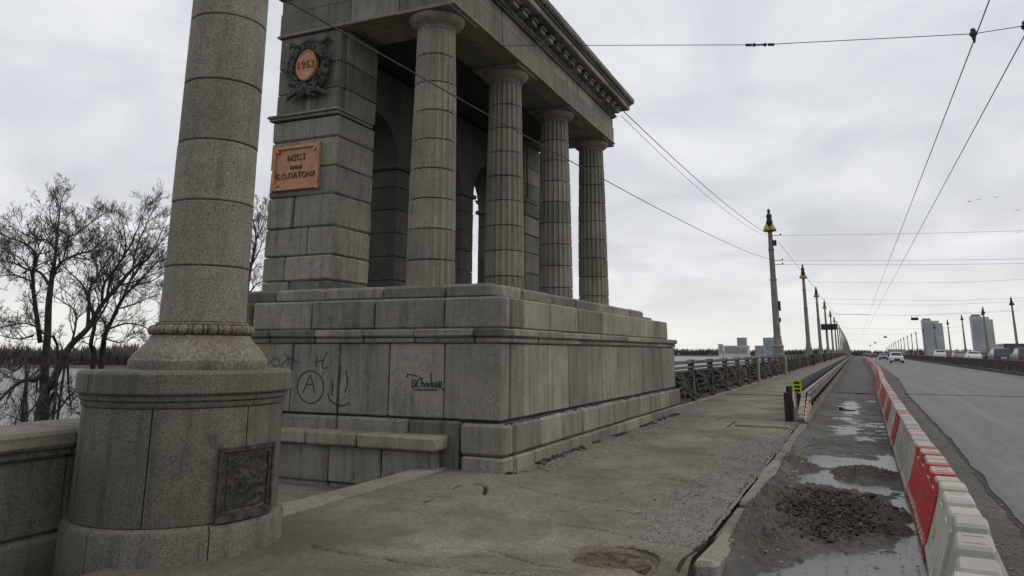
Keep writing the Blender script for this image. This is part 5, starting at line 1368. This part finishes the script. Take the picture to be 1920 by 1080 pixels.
# camera-frame right vector on the ground, used to lean the limbs as they are seen
def T(px, py, dist): 
    d = ray(px, py); d.z = 0; d.normalize(); return d*dist
def limb_tree(name, D, base_z, limbs, seed, label):
    # main limbs follow the tree in the photograph, each wandering in depth; branches and twigs grow from them
    rng = random.Random(seed); placed = []
    def at(x, y, off):
        d = ray(x/2.25, 340+y/2.25); return Vector((0, 0, CAMH))+d*((D+off)/math.hypot(d.x, d.y))
    big = []; tw = MB()
    def sprout(p, d, ln, r, lev):
        n = 3; pts = [p]; rs = [r]; q = p.copy(); dd = d.copy()
        for k in range(n):
            dd = (dd+Vector((rng.gauss(0, .16), rng.gauss(0, .16), rng.gauss(.05, .10)))).normalized(); q = q+dd*ln/n; pts.append(q.copy()); rs.append(max(.0045, r*(1-.55*(k+1)/n)))
        tw.tube(pts, rs, 4 if lev == 0 else 3, cap=False)
        if lev >= 3: return
        for c in range((4, 4, 4)[lev]):
            t = rng.uniform(.25, 1.); k = min(int(t*n), n-1); sp = pts[k].lerp(pts[k+1], t*n-k)
            ax = dd.orthogonal().normalized(); ax.rotate(Matrix.Rotation(rng.uniform(0, 2*PI), 3, dd)); a = rng.uniform(.35, .95)
            nd = dd*math.cos(a)+ax*math.sin(a); nd.z += .10; nd.normalize()
            sprout(sp, nd, ln*rng.uniform(.42, .68), max(.0055, r*rng.uniform(.38, .55)), lev+1)
    base = None
    for pts2, r0, r1 in limbs:
        r0 *= .66; r1 *= .66
        x0, y0 = pts2[0]; o0 = 0.; best = 1e9
        for (x, y, o) in placed:
            dq = (x-x0)**2+(y-y0)**2
            if dq < best: best = dq; o0 = o
        if best > 40**2: o0 = rng.uniform(-.6, .6)
        o1 = o0+rng.uniform(-2.4, 2.4); n = len(pts2); P = []; Rr = []
        for k, (x, y) in enumerate(pts2):
            off = o0+(o1-o0)*k/(n-1); P.append(at(x, y, off)); Rr.append(r0+(r1-r0)*k/(n-1)); placed.append((x, y, off))
        if y0 > 740:                                   # a stem: carry it down into the bank
            g = P[0].copy(); g.z = base_z-.3; P = [g]+P; Rr = [r0*1.25]+Rr
            if base is None: base = Vector((g.x, g.y, base_z))
        # smooth the polyline
        Q = []; QR = []
        for k in range(len(P)-1):
            a, b, c, d = P[max(k-1, 0)], P[k], P[k+1], P[min(k+2, len(P)-1)]
            for m in range(4):
                t = m/4; Q.append(.5*((2*b)+(c-a)*t+(2*a-5*b+4*c-d)*t*t+(3*b-a-3*c+d)*t**3)); QR.append(Rr[k]+(Rr[k+1]-Rr[k])*t)
        Q.append(P[-1]); QR.append(Rr[-1]); big.append((Q, QR))
        for k in range(2, len(Q)):
            if QR[k] > .115 or Q[k].z < -2.2: continue
            if rng.random() < (.5 if QR[k] > .06 else 1.):
                d = (Q[k]-Q[k-1]).normalized(); ax = d.orthogonal().normalized(); ax.rotate(Matrix.Rotation(rng.uniform(0, 2*PI), 3, d)); a = rng.uniform(.5, 1.15)
                nd = d*math.cos(a)+ax*math.sin(a); nd.z += .15; nd.normalize(); sprout(Q[k], nd, rng.uniform(.5, 1.05), min(.03, QR[k]*.55), 0)
        sprout(Q[-1], (Q[-1]-Q[-2]).normalized(), .6, QR[-1], 0)
    root = empty(name, base, label=label, cat='tree')
    off_ = lambda v: Vector(v)-base
    for Q, QR in big: MB().tube([off_(q) for q in Q], QR, 7).build('limb', M['bark'], root, True)
    tw.v = [tuple(off_(v)) for v in tw.v]; tw.build('crown', M['twig'], root)
    return root
limb_tree('bare_tree', 34, -6.5, [
 ([(165,1000),(185,900),(190,760),(200,650),(205,520),(215,430)], .27, .16),
 ([(215,430),(230,340),(240,250),(245,190),(255,95)], .13, .03), ([(215,430),(250,350),(320,310),(390,290),(430,250)], .10, .03),
 ([(205,435),(170,385),(110,370),(60,345),(5,335)], .10, .03), ([(235,290),(200,250),(140,240),(70,205)], .06, .02),
 ([(245,200),(300,230),(360,190),(415,155)], .06, .02), ([(270,320),(290,260),(350,205)], .05, .02), ([(242,230),(215,170),(210,110)], .05, .02), ([(300,315),(370,330),(420,310)], .05, .02),
 ([(170,680),(152,550),(140,450),(140,380),(150,310),(110,265),(60,245)], .14, .03), ([(140,400),(105,340),(45,300)], .06, .02), ([(150,310),(200,300),(240,285)], .04, .02), ([(130,420),(60,395),(0,400)], .06, .02),
 ([(175,960),(215,860),(260,760),(300,690),(370,620),(430,520),(500,440),(560,370),(620,330),(680,255)], .25, .03),
 ([(370,620),(375,520),(380,450),(410,400),(400,330),(360,270)], .11, .02), ([(450,500),(470,400),(520,320),(560,250),(600,150)], .09, .02), ([(500,440),(580,420),(650,390)], .07, .02),
 ([(430,520),(440,430),(500,350),(530,280),(520,190)], .09, .02), ([(410,400),(450,330),(450,250)], .05, .02),
 ([(200,880),(140,840),(90,845),(30,890),(-20,940)], .16, .05), ([(205,950),(270,930),(320,880)], .09, .03), ([(140,650),(80,665),(0,650)], .06, .02), ([(245,780),(180,640),(110,600),(30,610)], .08, .02), ([(270,800),(290,880),(300,960)], .07, .04), ([(110,842),(60,800),(0,780)], .07, .02), ([(300,690),(320,600),(310,540),(250,500)], .07, .02),
 ], 5, 'big bare tree with forked black trunk behind the low parapet')
limb_tree('bare_tree', 37, -7, [
 ([(390,800),(383,690),(400,600),(380,520),(350,440),(290,380)], .16, .03), ([(425,800),(440,660),(470,590),(520,490),(600,410),(670,330)], .19, .03),
 ([(455,625),(530,600),(600,610),(640,640)], .07, .02), ([(520,490),(560,400),(640,300),(690,190)], .10, .02), ([(400,600),(450,520),(470,440),(440,380)], .08, .02), ([(560,440),(640,420),(700,380)], .06, .02), ([(560,400),(570,300),(610,200),(640,130)], .07, .02), ([(490,540),(560,520),(630,490),(700,470)], .06, .02), ([(440,660),(500,680),(560,660)], .05, .02),
 ], 9, 'bare tree with upswept limbs close beside the granite column')
limb_tree('bare_tree', 40, -7.5, [
 ([(1035,900),(1040,495),(1058,360),(1080,248),(1065,150)], .20, .03), ([(1058,360),(1090,300),(1112,240)], .07, .02), ([(1040,495),(1075,440),(1110,420)], .07, .02),
 ([(1080,248),(1110,180),(1120,110)], .05, .02), ([(1050,420),(1025,300),(1035,190)], .07, .02), ([(1045,460),(1085,480),(1115,470)], .05, .02), ([(1062,330),(1090,200),(1085,120)], .05, .02),
 ], 14, 'bare tree showing between the granite column and the colonnade')
p = T(-40, 700, 36)
bare_tree('bare_tree', (p.x, p.y, -7.5), 10.5, [(RT.x*.1, RT.y*.1, 1, 4.8, .2), (RT.x*-.3, RT.y*-.3, 1, 4.6, .18)], 55, 'smaller bare tree left of the forked tree, partly cut off', levels=5)
# scrub on the bank behind the parapet
for i, (px_, dist, z) in enumerate(((25, 22, -4.5), (130, 26, -5.4), (-40, 22, -4.6), (185, 30, -6.2), (75, 25, -5.0), (-5, 27, -5.6), (110, 30, -6.0))):
    p = T(px_, 760, dist); rng = random.Random(70+i)
    mb = MB(); 
    for k in range(56):
        a = rng.uniform(0, 2*PI); e = rng.uniform(.15, .75); ln = rng.uniform(1.3, 3.3); d = Vector((math.cos(a)*e, math.sin(a)*e, 1)).normalized(); q = Vector((rng.gauss(0, .5), rng.gauss(0, .5), 0)); pts = [q]; 
        for s in range(4): d = (d+Vector((rng.gauss(0, .18), rng.gauss(0, .18), rng.gauss(0, .1)))).normalized(); q = q+d*ln/4; pts.append(q.copy())
        mb.tube(pts, [.03, .025, .02, .016, .01], 3, cap=False)
        for c in range(5):
            s = pts[rng.randrange(1, 4)]; d2 = (d+Vector((rng.gauss(0, .7), rng.gauss(0, .7), rng.gauss(0, .5)))).normalized(); mb.tube([s, s+d2*.5, s+d2*.9+Vector((0, 0, .1))], [.014, .011, .008], 3, cap=False)
    b = empty('leafless_shrub', (p.x, p.y, z), label='tangled leafless shrub on the bank below the parapet', cat='shrub', group='shrubs on the river bank')
    mb.build('branches', M['twig'], b)
